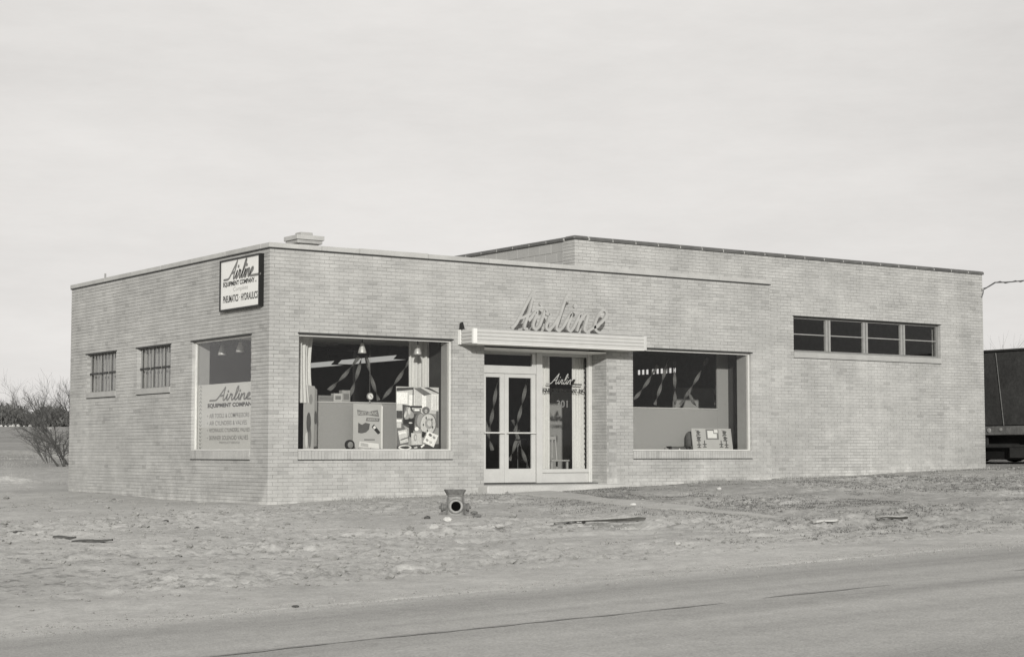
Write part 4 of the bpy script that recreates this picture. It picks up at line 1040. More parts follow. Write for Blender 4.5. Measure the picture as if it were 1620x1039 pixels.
# poster card on an easel
PO = thing('poster', (2.4, .8, SZ), 'pale advertising poster with badge-shaped emblem in the middle of the left display window', 'poster')
q0 = at(559, 638, 1, .8); q1 = at(604, 712, 1, .8); FQ = Frame((q0[0], .8, .53), (1, 0, 0), (0, 0, 1)); pw = q1[0]-q0[0]; ph = q0[2]-.53
mb = MB(); prism(mb, FQ, rect(0, 0, pw, ph), -.012, 0); mb.build('card', M['board'], PO)
mb = MB(); prism(mb, FQ, rect(pw-.02, 0, pw+.012, ph-.04), -.013, .012); mb.build('edge_strip', M['white'], PO)
def card(poly): return [(x*pw, y*ph) for x, y in poly]
mb = MB(); prism(mb, FQ, card([(.13,.87),(.3,.85),(.55,.83),(.85,.87),(.9,.72),(.5,.755),(.16,.745)]), .0005, .002); mb.build('title_band', M['ink_grey'], PO)
mb = MB(); add_text(mb, FQ, 'KEY-BAK', .17*pw, .765*ph, .85*pw, .83*ph, .003, .03); mb.build('lettering', M['ink_pale'], PO)
mb = MB(); prism(mb, FQ, card([(.46,.70),(.92,.69),(.9,.615),(.43,.625)]), .0005, .002); mb.build('title_band', M['ink_grey'], PO)
mb = MB(); add_text(mb, FQ, 'REELS', .5*pw, .64*ph, .86*pw, .68*ph, .003, .03); mb.build('lettering', M['ink_pale'], PO)
mb = MB(); prism(mb, FQ, card([(.17,.37),(.17,.59),(.3,.545),(.42,.59),(.58,.57),(.55,.45),(.45,.385),(.3,.36)]), .0005, .002); mb.build('emblem', M['ink_mid'], PO)
mb = MB(); prism(mb, FQ, card([(.64,.5),(.72,.56),(.95,.38),(.86,.34)]), .0005, .002); mb.build('tool_picture', M['ink'], PO)
mb = MB(); prism(mb, FQ, card([(.68,.5),(.75,.53),(.8,.48),(.72,.45)]), .0022, .003); mb.build('tool_picture', M['white'], PO)
mb = MB(); add_text(mb, FQ, 'HUNTSMEN', .38*pw, .215*ph, .75*pw, .24*ph, .002, .02) if False else mb.add([FQ.p(.38*pw, .215*ph, .002), FQ.p(.75*pw, .215*ph, .002), FQ.p(.75*pw, .235*ph, .002), FQ.p(.38*pw, .235*ph, .002)], [(0,1,2,3)]); mb.build('caption_bar', M['ink_mid'], PO)
mb = MB(); prism(mb, FQ, card([(.2,.07),(.22,.19),(.88,.14),(.9,.03)]), .003, .006); mb.build('price_card', M['white'], PO)
mb = MB()
for i in range(9): x_ = .26+i*.03; mb.add([FQ.p(x_*pw, (.09-.003*i)*ph, .007), FQ.p((x_+.012)*pw, (.09-.003*i)*ph, .007), FQ.p((x_+.012)*pw, (.165-.004*i)*ph, .007), FQ.p(x_*pw, (.165-.004*i)*ph, .007)], [(0,1,2,3)])
mb.build('price_bars', M['ink_mid'], PO)

# folded display stand at the left
st = thing('display_stand', (1.0, .5, SZ), 'tall narrow folding display card beside the left curtain', 'display card')
a0 = at(481, 608, 1, .52); a1 = at(503, 608, 1, .66)
hA = a0[2]-.53
FA = Frame((a0[0], .52, .53), (a1[0]-a0[0], .14, 0), (0, 0, 1)); La = math.hypot(a1[0]-a0[0], .14)
mb = MB(); prism(mb, FA, [(0, 0), (La*.72, 0), (La*.78, hA*.98), (0, hA)], -.012, 0); mb.build('card', M['board'], st)
mb = MB(); prism(mb, FA, [(La*.74, .05), (La, .08), (La, hA*.93), (La*.8, hA*.97)], -.03, -.018); mb.build('card', M['panel'], st)
for cx, cy, rx_, ry_, mm in ((.35, .42, .16, .16, 'ink_mid'), (.42, .2, .13, .17, 'ink_grey'), (.85, .5, .10, .10, 'ink_mid'), (.2, .15, .09, .12, 'white'), (.5, .78, .12, .08, 'panel')):
    mb = MB(); prism(mb, FA, [(cx*La+rx_*La*math.cos(t*math.pi/6), cy*hA+ry_*hA*math.sin(t*math.pi/6)) for t in range(12)], .0005, .003); mb.build('picture_patch', M[mm], st)

# boxes on the partition, gauge, wheel and small tools
for px0, px1, py0, py1, lab, mm in ((528, 541, 622, 635, 'small pale carton on the partition behind the left display', 'board'), (541, 554, 617, 635, 'darker printed carton beside the pale one on the partition', 'curtain_grey'), (503, 526, 625, 635.5, 'low dark wide box on the partition near the left curtain', 'steel')):
    a = at(px0, py0, 1, 1.0); b = at(px1, py1, 1, 1.0)
    t = thing('carton', ((a[0]+b[0])/2, 1.06, 1.452), lab, 'box')
    mb = MB(); mb.bbox(a[0], b[0], .992, 1.12, 1.453, a[2], .006); mb.build('body', M[mm], t)
    mb = MB(); mb.box(a[0]+.03, b[0]-.03, .988, .991, 1.49, 1.453+(a[2]-1.453)*.7); mb.build('printed_label', M['ink_grey'], t)
gp = at(585, 627, 1, .93)
t = thing('pressure_gauge', gp, 'round dial gauge hanging on a cord above the poster', 'gauge')
mb = MB(); mb.lathe(gp, [(.06, -.02), (.075, 0), (.075, .02), (.062, .028)], 18, (0, -1, 0)); mb.build('case', M['steel'], t, smooth=True)
mb = MB(); mb.lathe((gp[0], gp[1]-.029, gp[2]), [(.055, 0), (.055, .002)], 18, (0, -1, 0)); mb.build('dial', M['white'], t)
mb = MB(); mb.tube([(gp[0]+.03, gp[1]-.033, gp[2]-.02), (gp[0]-.02, gp[1]-.033, gp[2]+.03)], .005, 5); mb.build('needle', M['ink'], t)
mb = MB(); mb.tube([(gp[0], gp[1], gp[2]-.07), (gp[0], gp[1], gp[2]-.11)], .014, 6); mb.build('stem', M['steel'], t)
mb = MB(); mb.tube([(gp[0], gp[1], gp[2]+.07), (gp[0], gp[1], 2.664)], .004, 4); mb.build('cord', M['ink_grey'], t)
wp = at(554, 705, 1, .55)
t = thing('wheel', (wp[0], wp[1], .53), 'small dark wheel standing on the display floor left of the poster', 'wheel')
mb = MB(); mb.lathe((wp[0], .57, .53+.098), [(.06, -.03), (.095, -.025), (.098, 0), (.095, .025), (.06, .03)], 20, (0, -1, 0)); mb.build('tyre', M['tyre'], t, smooth=True)
mb = MB(); mb.lathe((wp[0], .57, .53+.098), [(.0, -.02), (.05, -.02), (.06, .031), (.0, .04)], 16, (0, -1, 0)); mb.build('hub', M['steel'], t)
for i, (px, lab) in enumerate(((500, 'small metal fittings lying left on the display floor'), (520, 'short row of metal couplings in front of the grey partition'), (566, 'dark pistol-shaped air tool lying left below the poster'), (585, 'flat dark wrench lying below the poster'), (600, 'dark jointed tool right below the poster'), (614, 'small dark fitting between poster and photograph'), (641, 'pale looped hose coil in front of the photograph'))):
    p = at(px, 712, 1, .42); x = p[0]
    t = thing('air_tool' if i in (2, 3, 4) else ('hose_coil' if i == 6 else 'pipe_fitting'), (x, .42, .53), lab, 'tool' if i in (2, 3, 4) else ('hose' if i == 6 else 'fitting'))
    if i == 6:
        mb = MB(); mb.tube([(x+.13*math.cos(a*math.pi/8), .42+.02*math.sin(a), .53+.05+.038*math.sin(a*math.pi/8)) for a in range(17)], .014, 6, cap=False); mb.build('coil', M['white'], t, smooth=True)
    elif i in (2, 3, 4):
        mb = MB(); mb.tube([(x-.13, .42, .53), (x+.06, .42, .53), (x+.14, .42, .525)], [.022, .026, .012], 8); mb.build('barrel', M['ink'], t, smooth=True)
        mb = MB(); mb.tube([(x-.08, .42, .53), (x-.10, .36, .515)], .018, 6); mb.build('grip', M['black'], t)
        mb = MB(); mb.tube([(x+.02, .42, .53), (x+.02, .42, .57)], .01, 6); mb.build('inlet', M['steel'], t)
    else:
        for k in range(3):
            mb = MB(); mb.lathe((x+(k-1)*.055, .42, .506), [(.016, 0), (.02, .012), (.012, .02), (.014, .032+.006*k)], 8); mb.build('coupling', M['steel_light' if k % 2 else 'ink'], t)

# ------------------------------------------------------------------ display contents, right window
ea = at(1097, 677, 1, .55); eb = at(1160, 712, 1, .55)
EB = thing('display_card', ((ea[0]+eb[0])/2, .55, SZ), 'white tool display card with small dark drawings in the right display window', 'display card')
FE = Frame((ea[0], .55, .53), (1, 0, 0), (0, .12, 1)); ew = eb[0]-ea[0]; eh = ea[2]-.53
mb = MB(); prism(mb, FE, [(0, 0), (ew, 0), (ew-.02, eh), (-.01, eh)], -.02, 0); mb.build('card', M['board'], EB)
mb = MB(); prism(mb, FE, [(ew*.34, eh*.5), (ew*.66, eh*.5), (ew*.66, eh*.97), (ew*.34, eh*.97)], .0005, .002); mb.build('frame_print', M['ink_grey'], EB)
mb = MB(); prism(mb, FE, [(ew*.38, eh*.56), (ew*.61, eh*.56), (ew*.61, eh*.76), (ew*.53, eh*.76), (ew*.53, eh*.9), (ew*.38, eh*.9)], .0025, .004); prism(mb, FE, rect(ew*.55, eh*.8, ew*.64, eh*.95), .0025, .004); mb.build('sheet_print', M['white'], EB)
for i, (u, v) in enumerate(((.15,.82), (.15,.56), (.15,.28), (.29,.3), (.71,.3), (.84,.28), (.82,.56), (.81,.82))):
    mb = MB(); c = (u*ew, v*eh); r = .05*ew
    if v > .5:
        prism(mb, FE, [(c[0]+r*math.cos(a*.785)*(1, .7)[a % 2], c[1]+r*.9*math.sin(a*.785)*(1, .75)[(a+i) % 2]) for a in range(8)], .0005, .002)
        stroke(mb, FE, [(c[0]-r*1.2, c[1]+r*.8), (c[0]+r*1.1, c[1]+r*.3*(i % 3))], r*.25, .0005, .0028)
        prism(mb, FE, rect(c[0]-r, c[1]-r*1.15, c[0]+r, c[1]-r*.7), .0005, .0024)
    else:
        prism(mb, FE, rect(c[0]-r*.25, c[1]-r*1.2, c[0]+r*.25, c[1]+r*1.3), .0005, .002); prism(mb, FE, rect(c[0]-r, c[1]-r*.4, c[0]+r, c[1]), .0005, .0024)
        prism(mb, FE, rect(c[0]-r*.9, c[1]-r*1.4, c[0]+r*.9, c[1]-r*1.05), .0005, .0024)
    mb.build('fitting_drawing', M['ink_mid'], EB)
ca = at(1053, 708, 1, .5); cb_ = at(1092, 708, 1, .5)
t = thing('air_cylinder', ((ca[0]+cb_[0])/2, .5, .53), 'dark metal cylinder lying left of the white display card', 'cylinder')
mb = MB(); mb.tube([(ca[0]+.09, .5, .56), (cb_[0], .5, .56)], .052, 16); mb.build('barrel', M['ink_mid'], t, smooth=True)
for x in (ca[0]+.09, (ca[0]+cb_[0])/2+.2, cb_[0]-.06):
    mb = MB(); mb.box(x-.02, x+.035, .443, .557, .503, .617); mb.build('end_block', M['black'], t)
mb = MB(); mb.tube([(ca[0]-.0, .5, .56), (ca[0]+.08, .5, .56)], .016, 8); mb.lathe((ca[0]-.02, .5, .56), [(.03, 0), (.03, .04)], 8, (1, 0, 0)); mb.build('rod', M['steel_light'], t)
mb = MB(); mb.lathe(((ca[0]+cb_[0])/2, .447, .56), [(.014, 0), (.014, .003)], 8, (0, -1, 0)); mb.build('badge', M['white'], t)
aw = at(1094, 690, 1, .62)
t = thing('drum', (aw[0], .66, .53), 'dark round-topped housing half hidden behind the white display card', 'drum')
mb = MB(); mb.lathe((aw[0]+.12, .80, .53), [(.11, 0), (.11, .30), (.09, .37), (.04, .41), (0, .415)], 18); mb.build('housing', M['ink_mid'], t, smooth=True)
mb = MB(); mb.lathe((aw[0]+.12, .80, .53), [(.115, .06), (.115, .09)], 18); mb.build('band', M['steel'], t)
mb = MB(); mb.box(8.95, 9.2, .93, .98, .53, 1.40); mb.build('door_panel', M['plaster'], bld)

# sidelight curtains, chairs in the lobby
drape('curtain', 'pale ruffled curtain at the left of the entrance side light', (6.43, DY+.16, 0), (6.73, DY+.16, 0), .10, 2.46, 5, .024, M['curtain'])
drape('curtain', 'pale ruffled curtain at the right of the entrance side light', (7.30, DY+.16, 0), (7.63, DY+.16, 0), .10, 2.46, 5, .024, M['curtain'])
mb = MB()
z = .25
while z < 2.4:
    mb.lathe((7.565, DY+.06, z), [(.006, 0), (.014, .015), (.014, .035), (.006, .05)], 6); z += .105
mb.tube([(7.565, DY+.06, .2), (7.565, DY+.06, 2.44)], .002, 4)
mb.build('bead_cord', M['ink'], label='dark beaded cord hanging beside the right side-light curtain', category='cord')
def chair_slat(x, y, lab):
    t = thing('chair', (x, y, -.13), lab, 'chair'); zf = -.13; m = M['chair_wood']
    for dx in (-.2, .2):
        for dy in (-.2, .2):
            mb = MB(); mb.bbox(x+dx-.02, x+dx+.02, y+dy-.02, y+dy+.02, zf, zf+(.43 if dx < 0 else .92), .003); mb.build('leg', m, t)
    mb = MB(); mb.bbox(x-.23, x+.23, y-.23, y+.23, zf+.432, zf+.465, .006); mb.build('seat', m, t)
    for k in range(3):
        mb = MB(); mb.bbox(x+.185, x+.20, y-.12+k*.09, y-.07+k*.09, zf+.52, zf+.84, .003); mb.build('slat', m, t)
    mb = MB(); mb.bbox(x+.182, x+.208, y-.178, y+.178, zf+.842, zf+.90, .003); mb.build('top_rail', m, t)
    return t
cp = at(893, 728, 2, .33)
def chair_front(x, y, lab):
    t = thing('chair', (x, y, -.13), lab, 'chair'); zf = -.13; m = M['chair_wood']
    for dx in (-.2, .2):
        mb = MB(); mb.bbox(x+dx-.02, x+dx+.02, y-.2, y-.16, zf, zf+.43, .003); mb.build('leg', m, t)
        mb = MB(); mb.tube([(x+dx, y+.18, zf), (x+dx, y+.18, zf+.45), (x+dx+.0, y+.24, zf+.95)], .02, 6); mb.build('leg', m, t)
    mb = MB(); mb.bbox(x-.23, x+.23, y-.23, y+.23, zf+.432, zf+.465, .006); mb.build('seat', m, t)
    for k in range(3):
        mb = MB(); mb.bbox(x-.12+k*.1, x-.08+k*.1, y+.20, y+.215, zf+.5, zf+.88, .003); mb.build('slat', m, t)
    mb = MB(); mb.bbox(x-.178, x+.178, y+.198, y+.218, zf+.882, zf+.95, .003); mb.build('top_rail', m, t)
chair_front(7.18, 1.15, 'slat-backed wooden chair seen through the entrance side light')
t = thing('chair', (6.95, 1.75, -.13), 'dark hoop-backed metal chair behind the wooden one in the lobby', 'chair')
mb = MB(); mb.tube([(6.78, 1.9, -.13), (6.78, 1.9, .6)]+[(6.95-.17*math.cos(a*math.pi/8), 1.9, .6+.17*math.sin(a*math.pi/8)) for a in range(1, 8)]+[(7.12, 1.9, .6), (7.12, 1.9, -.13)], .013, 6); mb.build('hoop_back', M['black'], t)
mb = MB(); mb.lathe((6.95, 1.73, .30), [(.19, 0), (.2, .02), (.19, .04)], 16); mb.build('seat', M['black'], t)
for dx in (-.15, .15):
    mb = MB(); mb.tube([(6.95+dx, 1.6, .30), (6.95+dx, 1.56, -.13)], .012, 6); mb.build('leg', M['black'], t)
mb = MB(); mb.bbox(5.3, 6.5, 2.9, 3.3, -.13, .62, .01); cn = thing('counter', (5.9, 3.1, -.13), 'low dim counter in the lobby behind the double doors', 'counter'); mb.build('body', M['panel'], cn)
mb = MB(); mb.bbox(5.25, 6.55, 2.86, 3.34, .622, .66, .006); mb.build('counter_top', M['plaster'], cn)
mb = MB(); mb.box(8.2, 9.2, 3.0, 3.1, -.12, 1.9); mb.build('inner_wall', M['panel'], bld)
mb = MB(); mb.box(4.2, 4.25, 1.1, 4.0, -.12, .0); mb.build('skirting', M['panel'], bld)

# ------------------------------------------------------------------ concrete walk, half buried
mb = MB(); n = 26; V = []
for i in range(n):
    t = i/(n-1); y = -.37-9.0*t; xl = 4.85-1.35*t+.12*math.sin(t*9); xr = 6.10-1.75*t-.25*t*t+.1*math.sin(t*13+1)
    for k, x in enumerate((xl+.08, (xl+xr)/2, xr-.22)):
        z = float(base_z(x, y))+.018+.008*math.sin(t*11)-.010*t+.005*math.sin(t*29+k)
        V.append((x, y, z))
Vb = [(x, y, z-.12) for x, y, z in V]; nn = len(V)
Fq = [(i*3+k, i*3+k+1, i*3+k+4, i*3+k+3) for i in range(n-1) for k in (0, 1)]
Fq += [(i*3, i*3+3, i*3+3+nn, i*3+nn) for i in range(n-1)]+[(i*3+5, i*3+2, i*3+2+nn, i*3+5+nn) for i in range(n-1)]+[(nn-3, nn-2, 2*nn-2, 2*nn-3), (nn-2, nn-1, 2*nn-1, 2*nn-2)]
mb.add(V+Vb, Fq); mb.build('footpath', M['concrete'], kind='structure')

# ------------------------------------------------------------------ hydrant
hx, hy = .62, -5.2; hz = float(ground_z(hx, hy))-.02
hd = thing('fire_hydrant', (hx, hy, hz), 'squat weathered hydrant with flared top flange and open round nozzle facing the road', 'fire hydrant')
n2 = Vector((CAM[0]-hx, CAM[1]-hy, 0)).normalized(); n2 = (Matrix.Rotation(.10, 3, 'Z') @ n2); sd = Vector((n2.y, -n2.x, 0))
mb = MB(); mb.lathe((hx, hy, hz-.1), [(.145, 0), (.14, .12), (.135, .25), (.118, .38), (.11, .41)], 20); mb.build('barrel', M['hyd'], hd, smooth=True)
mb = MB()
c4 = []
for rr, zz in ((.125, hz+.325), (.128, hz+.34), (.158, hz+.395), (.163, hz+.41), (.15, hz+.413)):
    c4.append([(hx+(sd*a+n2*b)[0]*rr, hy+(sd*a+n2*b)[1]*rr, zz) for a, b in ((-1,-.8),(-.8,-1),(.8,-1),(1,-.8),(1,.8),(.8,1),(-.8,1),(-1,.8))])
V = [p for r_ in c4 for p in r_]; mb.add(V, [(i*8+k, i*8+(k+1) % 8, i*8+8+(k+1) % 8, i*8+8+k) for i in range(4) for k in range(8)]+[tuple(range(32, 40)), tuple(range(7, -1, -1))]); mb.build('top_flange', M['hyd_dark'], hd)
nc = Vector((hx, hy, hz+.155))
mb = MB(); mb.lathe(nc+n2*.09, [(.112, -.03), (.112, .055), (.100, .075), (.084, .078), (.075, .068), (.073, .04)], 22, n2, cap=False); mb.build('front_nozzle', M['hyd'], hd, smooth=False)
mb = MB(); mb.lathe(nc+n2*.09, [(.0, .0)]*2, 3, n2) if False else None
mb = MB(); mb.lathe(nc+n2*.138, [(.0745, .0), (.0745, .006), (0.0, .007)], 22, n2); mb.build('bore_shade_disc', M['bore'], hd)  # black disc painted for the darkness inside the open nozzle
mb = MB(); mb.lathe(nc+n2*.13, [(.100, .012), (.100, .020), (.120, .020), (.122, .010), (.116, .0)], 22, n2, cap=False); mb.build('nozzle_ring', M['hyd_dark'], hd)
for s in (-1, 1):
    c = nc+sd*s*.13+Vector((0, 0, -.02)); mb = MB(); mb.lathe(c, [(.052, 0), (.052, .05), (.066, .055), (.066, .088), (.024, .094), (.024, .12)], 12, sd*s); mb.build('side_nozzle', M['hyd_dark'], hd)
    mb = MB(); mb.tube([(nc+sd*s*.13+n2*.06+Vector((0,0,.12-.03*k+.01*math.sin(k*2)))) for k in range(9)], .009, 5); mb.build('chain', M['hyd_dark'], hd)
for s in (-1, 1):
    mb = MB(); mb.tube([(nc+sd*s*.118+n2*.07+Vector((0,0,.17))), (nc+sd*s*.155+n2*.10+Vector((0,0,-.13)))], .011, 6); mb.build('tie_rod', M['hyd_dark'], hd)

# ------------------------------------------------------------------ loose boards and stones
def board(p, q, wd, th, m, lab, lift=(0, 0), name='plank', cat='plank'):
    a = Vector((p[0], p[1], float(ground_z(p[0], p[1]))+.015+lift[0])); b = Vector((q[0], q[1], float(ground_z(q[0], q[1]))+.015+lift[1]))
    d = (b-a).normalized(); s = d.cross(Vector((0, 0, 1))).normalized(); u = s.cross(d); n = 9; V = []
    for i in range(n+1):
        t = i/n; c = a+(b-a)*t+u*.012*math.sin(t*5); w_ = wd*(1-.12*abs(math.sin(t*7+p[0])))
        V += [c-s*w_/2-u*th/2, c+s*w_/2-u*th/2, c+s*w_/2+u*th/2, c-s*w_/2+u*th/2]
    mb = MB(); mb.add(V, [(4*i+j, 4*i+(j+1) % 4, 4*i+4+(j+1) % 4, 4*i+4+j) for i in range(n) for j in range(4)]+[(3,2,1,0), (4*n, 4*n+1, 4*n+2, 4*n+3)])
    return mb.build(name, m, label=lab, category=cat)
def gpt(px, py):
    d = FW + RT*(px-810)/F_PX + UP*(519.5-py)/F_PX; t = 10.0
    for _ in range(40):
        p = CAM+d*t; g = float(ground_z(p[0], p[1])); t += (p[2]-g)/max(-d[2], .004)*.5
    return CAM+d*t
def board_at(px0, px1, py, wd, th, m, lab, lift, name='plank', cat='plank', turn=0.0, roll=(0, 0)):
    c = gpt((px0+px1)/2, py); k = np.dot(c-CAM, FW)/F_PX; h = (px1-px0)/2*k; r = RT*math.cos(turn)+np.array([FW[0], FW[1], 0])*math.sin(turn); g0 = float(ground_z(c[0], c[1]))
    a = Vector(c-r*h); b = Vector(c+r*h); a.z = g0+lift[0]; b.z = g0+lift[1]
    d = (b-a).normalized(); s = d.cross(Vector((0, 0, 1))).normalized(); u = s.cross(d); n = 11; V = []
    for i in range(n+1):
        t = i/n; q = a+(b-a)*t+u*.008*math.sin(t*6); w0 = wd*(1-.18*abs(math.sin(t*5+px0)))*(1 if 0 < i < n else .6); ro = roll[0]+(roll[1]-roll[0])*t**2
        s1_ = s*math.cos(ro)+u*math.sin(ro)*(1 if s.dot(Vector(CAM-c)) > 0 else -1); u1_ = s1_.cross(d).normalized(); q = q+u*abs(math.sin(ro))*w0*.35
        V += [q-s1_*w0/2-u1_*th/2, q+s1_*w0/2-u1_*th/2, q+s1_*w0/2+u1_*th/2, q-s1_*w0/2+u1_*th/2]
    mb = MB(); mb.add(V, [(4*i+j, 4*i+(j+1) % 4, 4*i+4+(j+1) % 4, 4*i+4+j) for i in range(n) for j in range(4)]+[(3,2,1,0), (4*n, 4*n+1, 4*n+2, 4*n+3)])
    return mb.build(name, m, label=lab, category=cat)
board_at(864, 1022, 830, .26, .02, M['wood'], 'long grey board lying raised over a dark hollow before the entrance', (.035, .08), turn=.06, roll=(.06, .36))
board_at(1284, 1325, 820, .26, .03, M['concrete'], 'pale flat slab fragment in the weeds before the workshop', (.04, .08), 'slab_fragment', 'slab', .1)
board_at(1386, 1436, 826, .22, .02, M['wood'], 'short tilted board at the far right of the rough ground', (.05, .05), turn=-.1, roll=(.1, .3))
board_at(18, 62, 845, .10, .025, M['wood_dark'], 'short dark half-buried board nearest the left picture edge', (.015, .0), turn=.0)
board_at(84, 120, 853, .09, .025, M['wood_dark'], 'short dark half-buried board left of the longest one', (.02, .012), turn=.05)
board_at(114, 178, 857, .11, .025, M['wood_dark'], 'longest dark half-buried board in the left foreground', (.005, .03), turn=.0)
def stone(px, py, r, m, lab, name='stone', sq=.65):
    p = gpt(px, py); g = random.Random(px); mb = MB(); V = []; n = 9; k = 6
    for i in range(k+1):
        th = math.pi*i/k
        for j in range(n):
            ph_ = 2*math.pi*j/n; rr = r*(1+.28*(g.random()-.5)); V.append((p[0]+rr*math.sin(th)*math.cos(ph_), p[1]+rr*math.sin(th)*math.sin(ph_), p[2]+r*.25+rr*sq*math.cos(th)))
    mb.add(V, [(i*n+j, (i+1)*n+j, (i+1)*n+(j+1) % n, i*n+(j+1) % n) for i in range(k) for j in range(n)]); mb.build(name, m, label=lab, category='stone')
stone(708, 824, .07, M['pebble'], 'whitish round stone at the foot of the hydrant')
stone(1002, 800, .06, M['pebble'], 'white stone beside the footpath')
stone(1072, 861, .04, M['spoil1'], 'pale stone on the bare soil near the road, right of the entrance')
stone(1152, 820, .06, M['pebble'], 'white stone at the buried end of the footpath')
stone(1138, 774, .05, M['pebble'], 'white stone below the right display window')
stone(1262, 751, .09, M['pebble'], 'pale lump against the workshop wall')
stone(750, 812, .06, M['hyd_dark'], 'dark iron lump on the soil right of the hydrant', 'iron_lump', .4)
stone(607, 845, .06, M['wood_dark'], 'dark clod on the soil left of the hydrant', 'clod', .4)
stone(468, 960, .035, M['wood_dark'], 'small dark stone on the shoulder next to the road', 'stone', .3)

stone(676, 820, .05, M['wood_dark'], 'small dark lump a little left of the hydrant', 'clod', .6)
stone(686, 837, .10, M['spoil1'], 'pale rounded clod in front of the hydrant to its left', 'clod', .5)
stone(791, 834, .08, M['spoil1'], 'pale clod on the soil right of the hydrant', 'clod', .45)
stone(312, 836, .04, M['wood_dark'], 'tiny dark clod on the soil below the flank window', 'clod', .5)
stone(262, 825, .05, M['wood_dark'], 'dark clod on the soil below the space left of the flank window', 'clod', .4)
stone(755, 818, .07, M['hyd_dark'], 'dark knobbed cap lying right of the hydrant', 'hydrant_cap', .5)
# ------------------------------------------------------------------ clods and weeds
nC = 14000
cx = rng.uniform(-13, 21, nC*3); cy = rng.uniform(-13.0, -.3, nC*3); m_ = (cx < -.6) & (rng.random(nC*3) < .35); cy = np.where(m_, rng.uniform(-2, 8, nC*3), cy)
dens = .5+1.6*vnoise(cx*.35+7, cy*.5+3, 1)+.5*np.exp(-((cx+5.5)/4)**2-((cy+9)/3)**2)
keep = rng.random(nC*3) < np.clip(dens, .05, 1)*.55
cx, cy = cx[keep][:nC], cy[keep][:nC]; nC = len(cx)
cz = ground_z(cx, cy); sz = .008+.022*rng.random(nC)**3+.03*(rng.random(nC) > .985)
oct_ = np.array([(1,0,0),(-1,0,0),(0,1,0),(0,-1,0),(0,0,1),(0,0,-1),(.6,.6,.5),(-.6,.6,.4),(.6,-.6,.4),(-.6,-.6,.5)], float)
tri = [(0,6,4),(6,2,4),(2,7,4),(7,1,4),(1,9,4),(9,3,4),(3,8,4),(8,0,4),(6,0,5),(2,6,5),(7,2,5),(1,7,5),(9,1,5),(3,9,5),(8,3,5),(0,8,5)]
pts = oct_[None]*(1+.5*(rng.random((nC, 10, 3))-.5))*sz[:, None, None]*np.array([1.2, 1.2, .8])+np.stack([cx, cy, cz+sz*.3], -1)[:, None]
F_ = (np.array(tri)[None]+(np.arange(nC)*10)[:, None, None]).reshape(-1, 3)
me = bpy.data.meshes.new('clods'); me.from_pydata(pts.reshape(-1, 3).tolist(), [], F_.tolist()); M['clod'] = mat('clod_soil', .294, .95, .1, noise=[(4, .2)], island=.11); me.materials.append(M['clod'])
o = bpy.data.objects.new('soil_clods', me); COL.objects.link(o); tag(o, 'loose clods and pebbles strewn over the bare building lot', 'clods', kind='stuff')

def blades(name, lab, n, xr, yr, h0, h1, m, densf, cat='weeds', kblade=9, spread=.05):
    xs_ = rng.uniform(*xr, n*4); ys_ = rng.uniform(*yr, n*4); k = rng.random(n*4) < densf(xs_, ys_); xs_, ys_ = xs_[k][:n], ys_[k][:n]; n = len(xs_)
    zs_ = base_z(xs_, ys_)+rough_z(xs_, ys_)
    V = []; Fc = []
    bx_ = np.repeat(xs_, kblade)+rng.normal(0, spread, n*kblade); by_ = np.repeat(ys_, kblade)+rng.normal(0, spread, n*kblade); bz_ = np.repeat(zs_, kblade)-.01
    h = rng.uniform(h0, h1, n*kblade); an = rng.uniform(0, 6.28, n*kblade); lean = rng.normal(0, .5, n*kblade); wd = .003+.006*rng.random(n*kblade)
    if h1 > .3: wd *= 2.5
    ca_, sa_ = np.cos(an), np.sin(an); tx = bx_+np.cos(an+1.5)*lean*h; ty = by_+np.sin(an+1.5)*lean*h
    P = np.stack([np.stack([bx_-ca_*wd, by_-sa_*wd, bz_], -1), np.stack([bx_+ca_*wd, by_+sa_*wd, bz_], -1), np.stack([tx, ty, bz_+h], -1)], 1)
    me = bpy.data.meshes.new(name); me.from_pydata(P.reshape(-1, 3).tolist(), [], np.arange(len(P)*3).reshape(-1, 3).tolist()); me.materials.append(m)
    o = bpy.data.objects.new(name, me); COL.objects.link(o); tag(o, lab, cat, kind='stuff')
M['weed'] = mat('dull_weed', .10, .9, .1, noise=[(3, .3)]); M['dry'] = mat('dry_grass', .289, .9, .1, noise=[(.3, .3)])
blades('weeds', 'low dark weeds dotted over the right part of the lot', 16000, (-1, 24), (-12.4, -.2), .008, .034, M['weed'], lambda x, y: np.clip((x-0)/7, 0, 1)*np.clip(.3+2.4*vnoise(x*.7, y*.9, 4)+1.4*vnoise(x*2.3, y*2.9, 5), 0, 1)+.01)
blades('field_grass', 'rough dry grass growing behind the left end of the shop', 9000, (-8, 26), (13, 60), .03, .11, M['dry'], lambda x, y: np.clip(.3+1.8*vnoise(x*.3, y*.3, 3), .05, 1)*(x < (y+28)*.52-14.0+3), kblade=7, spread=.15)

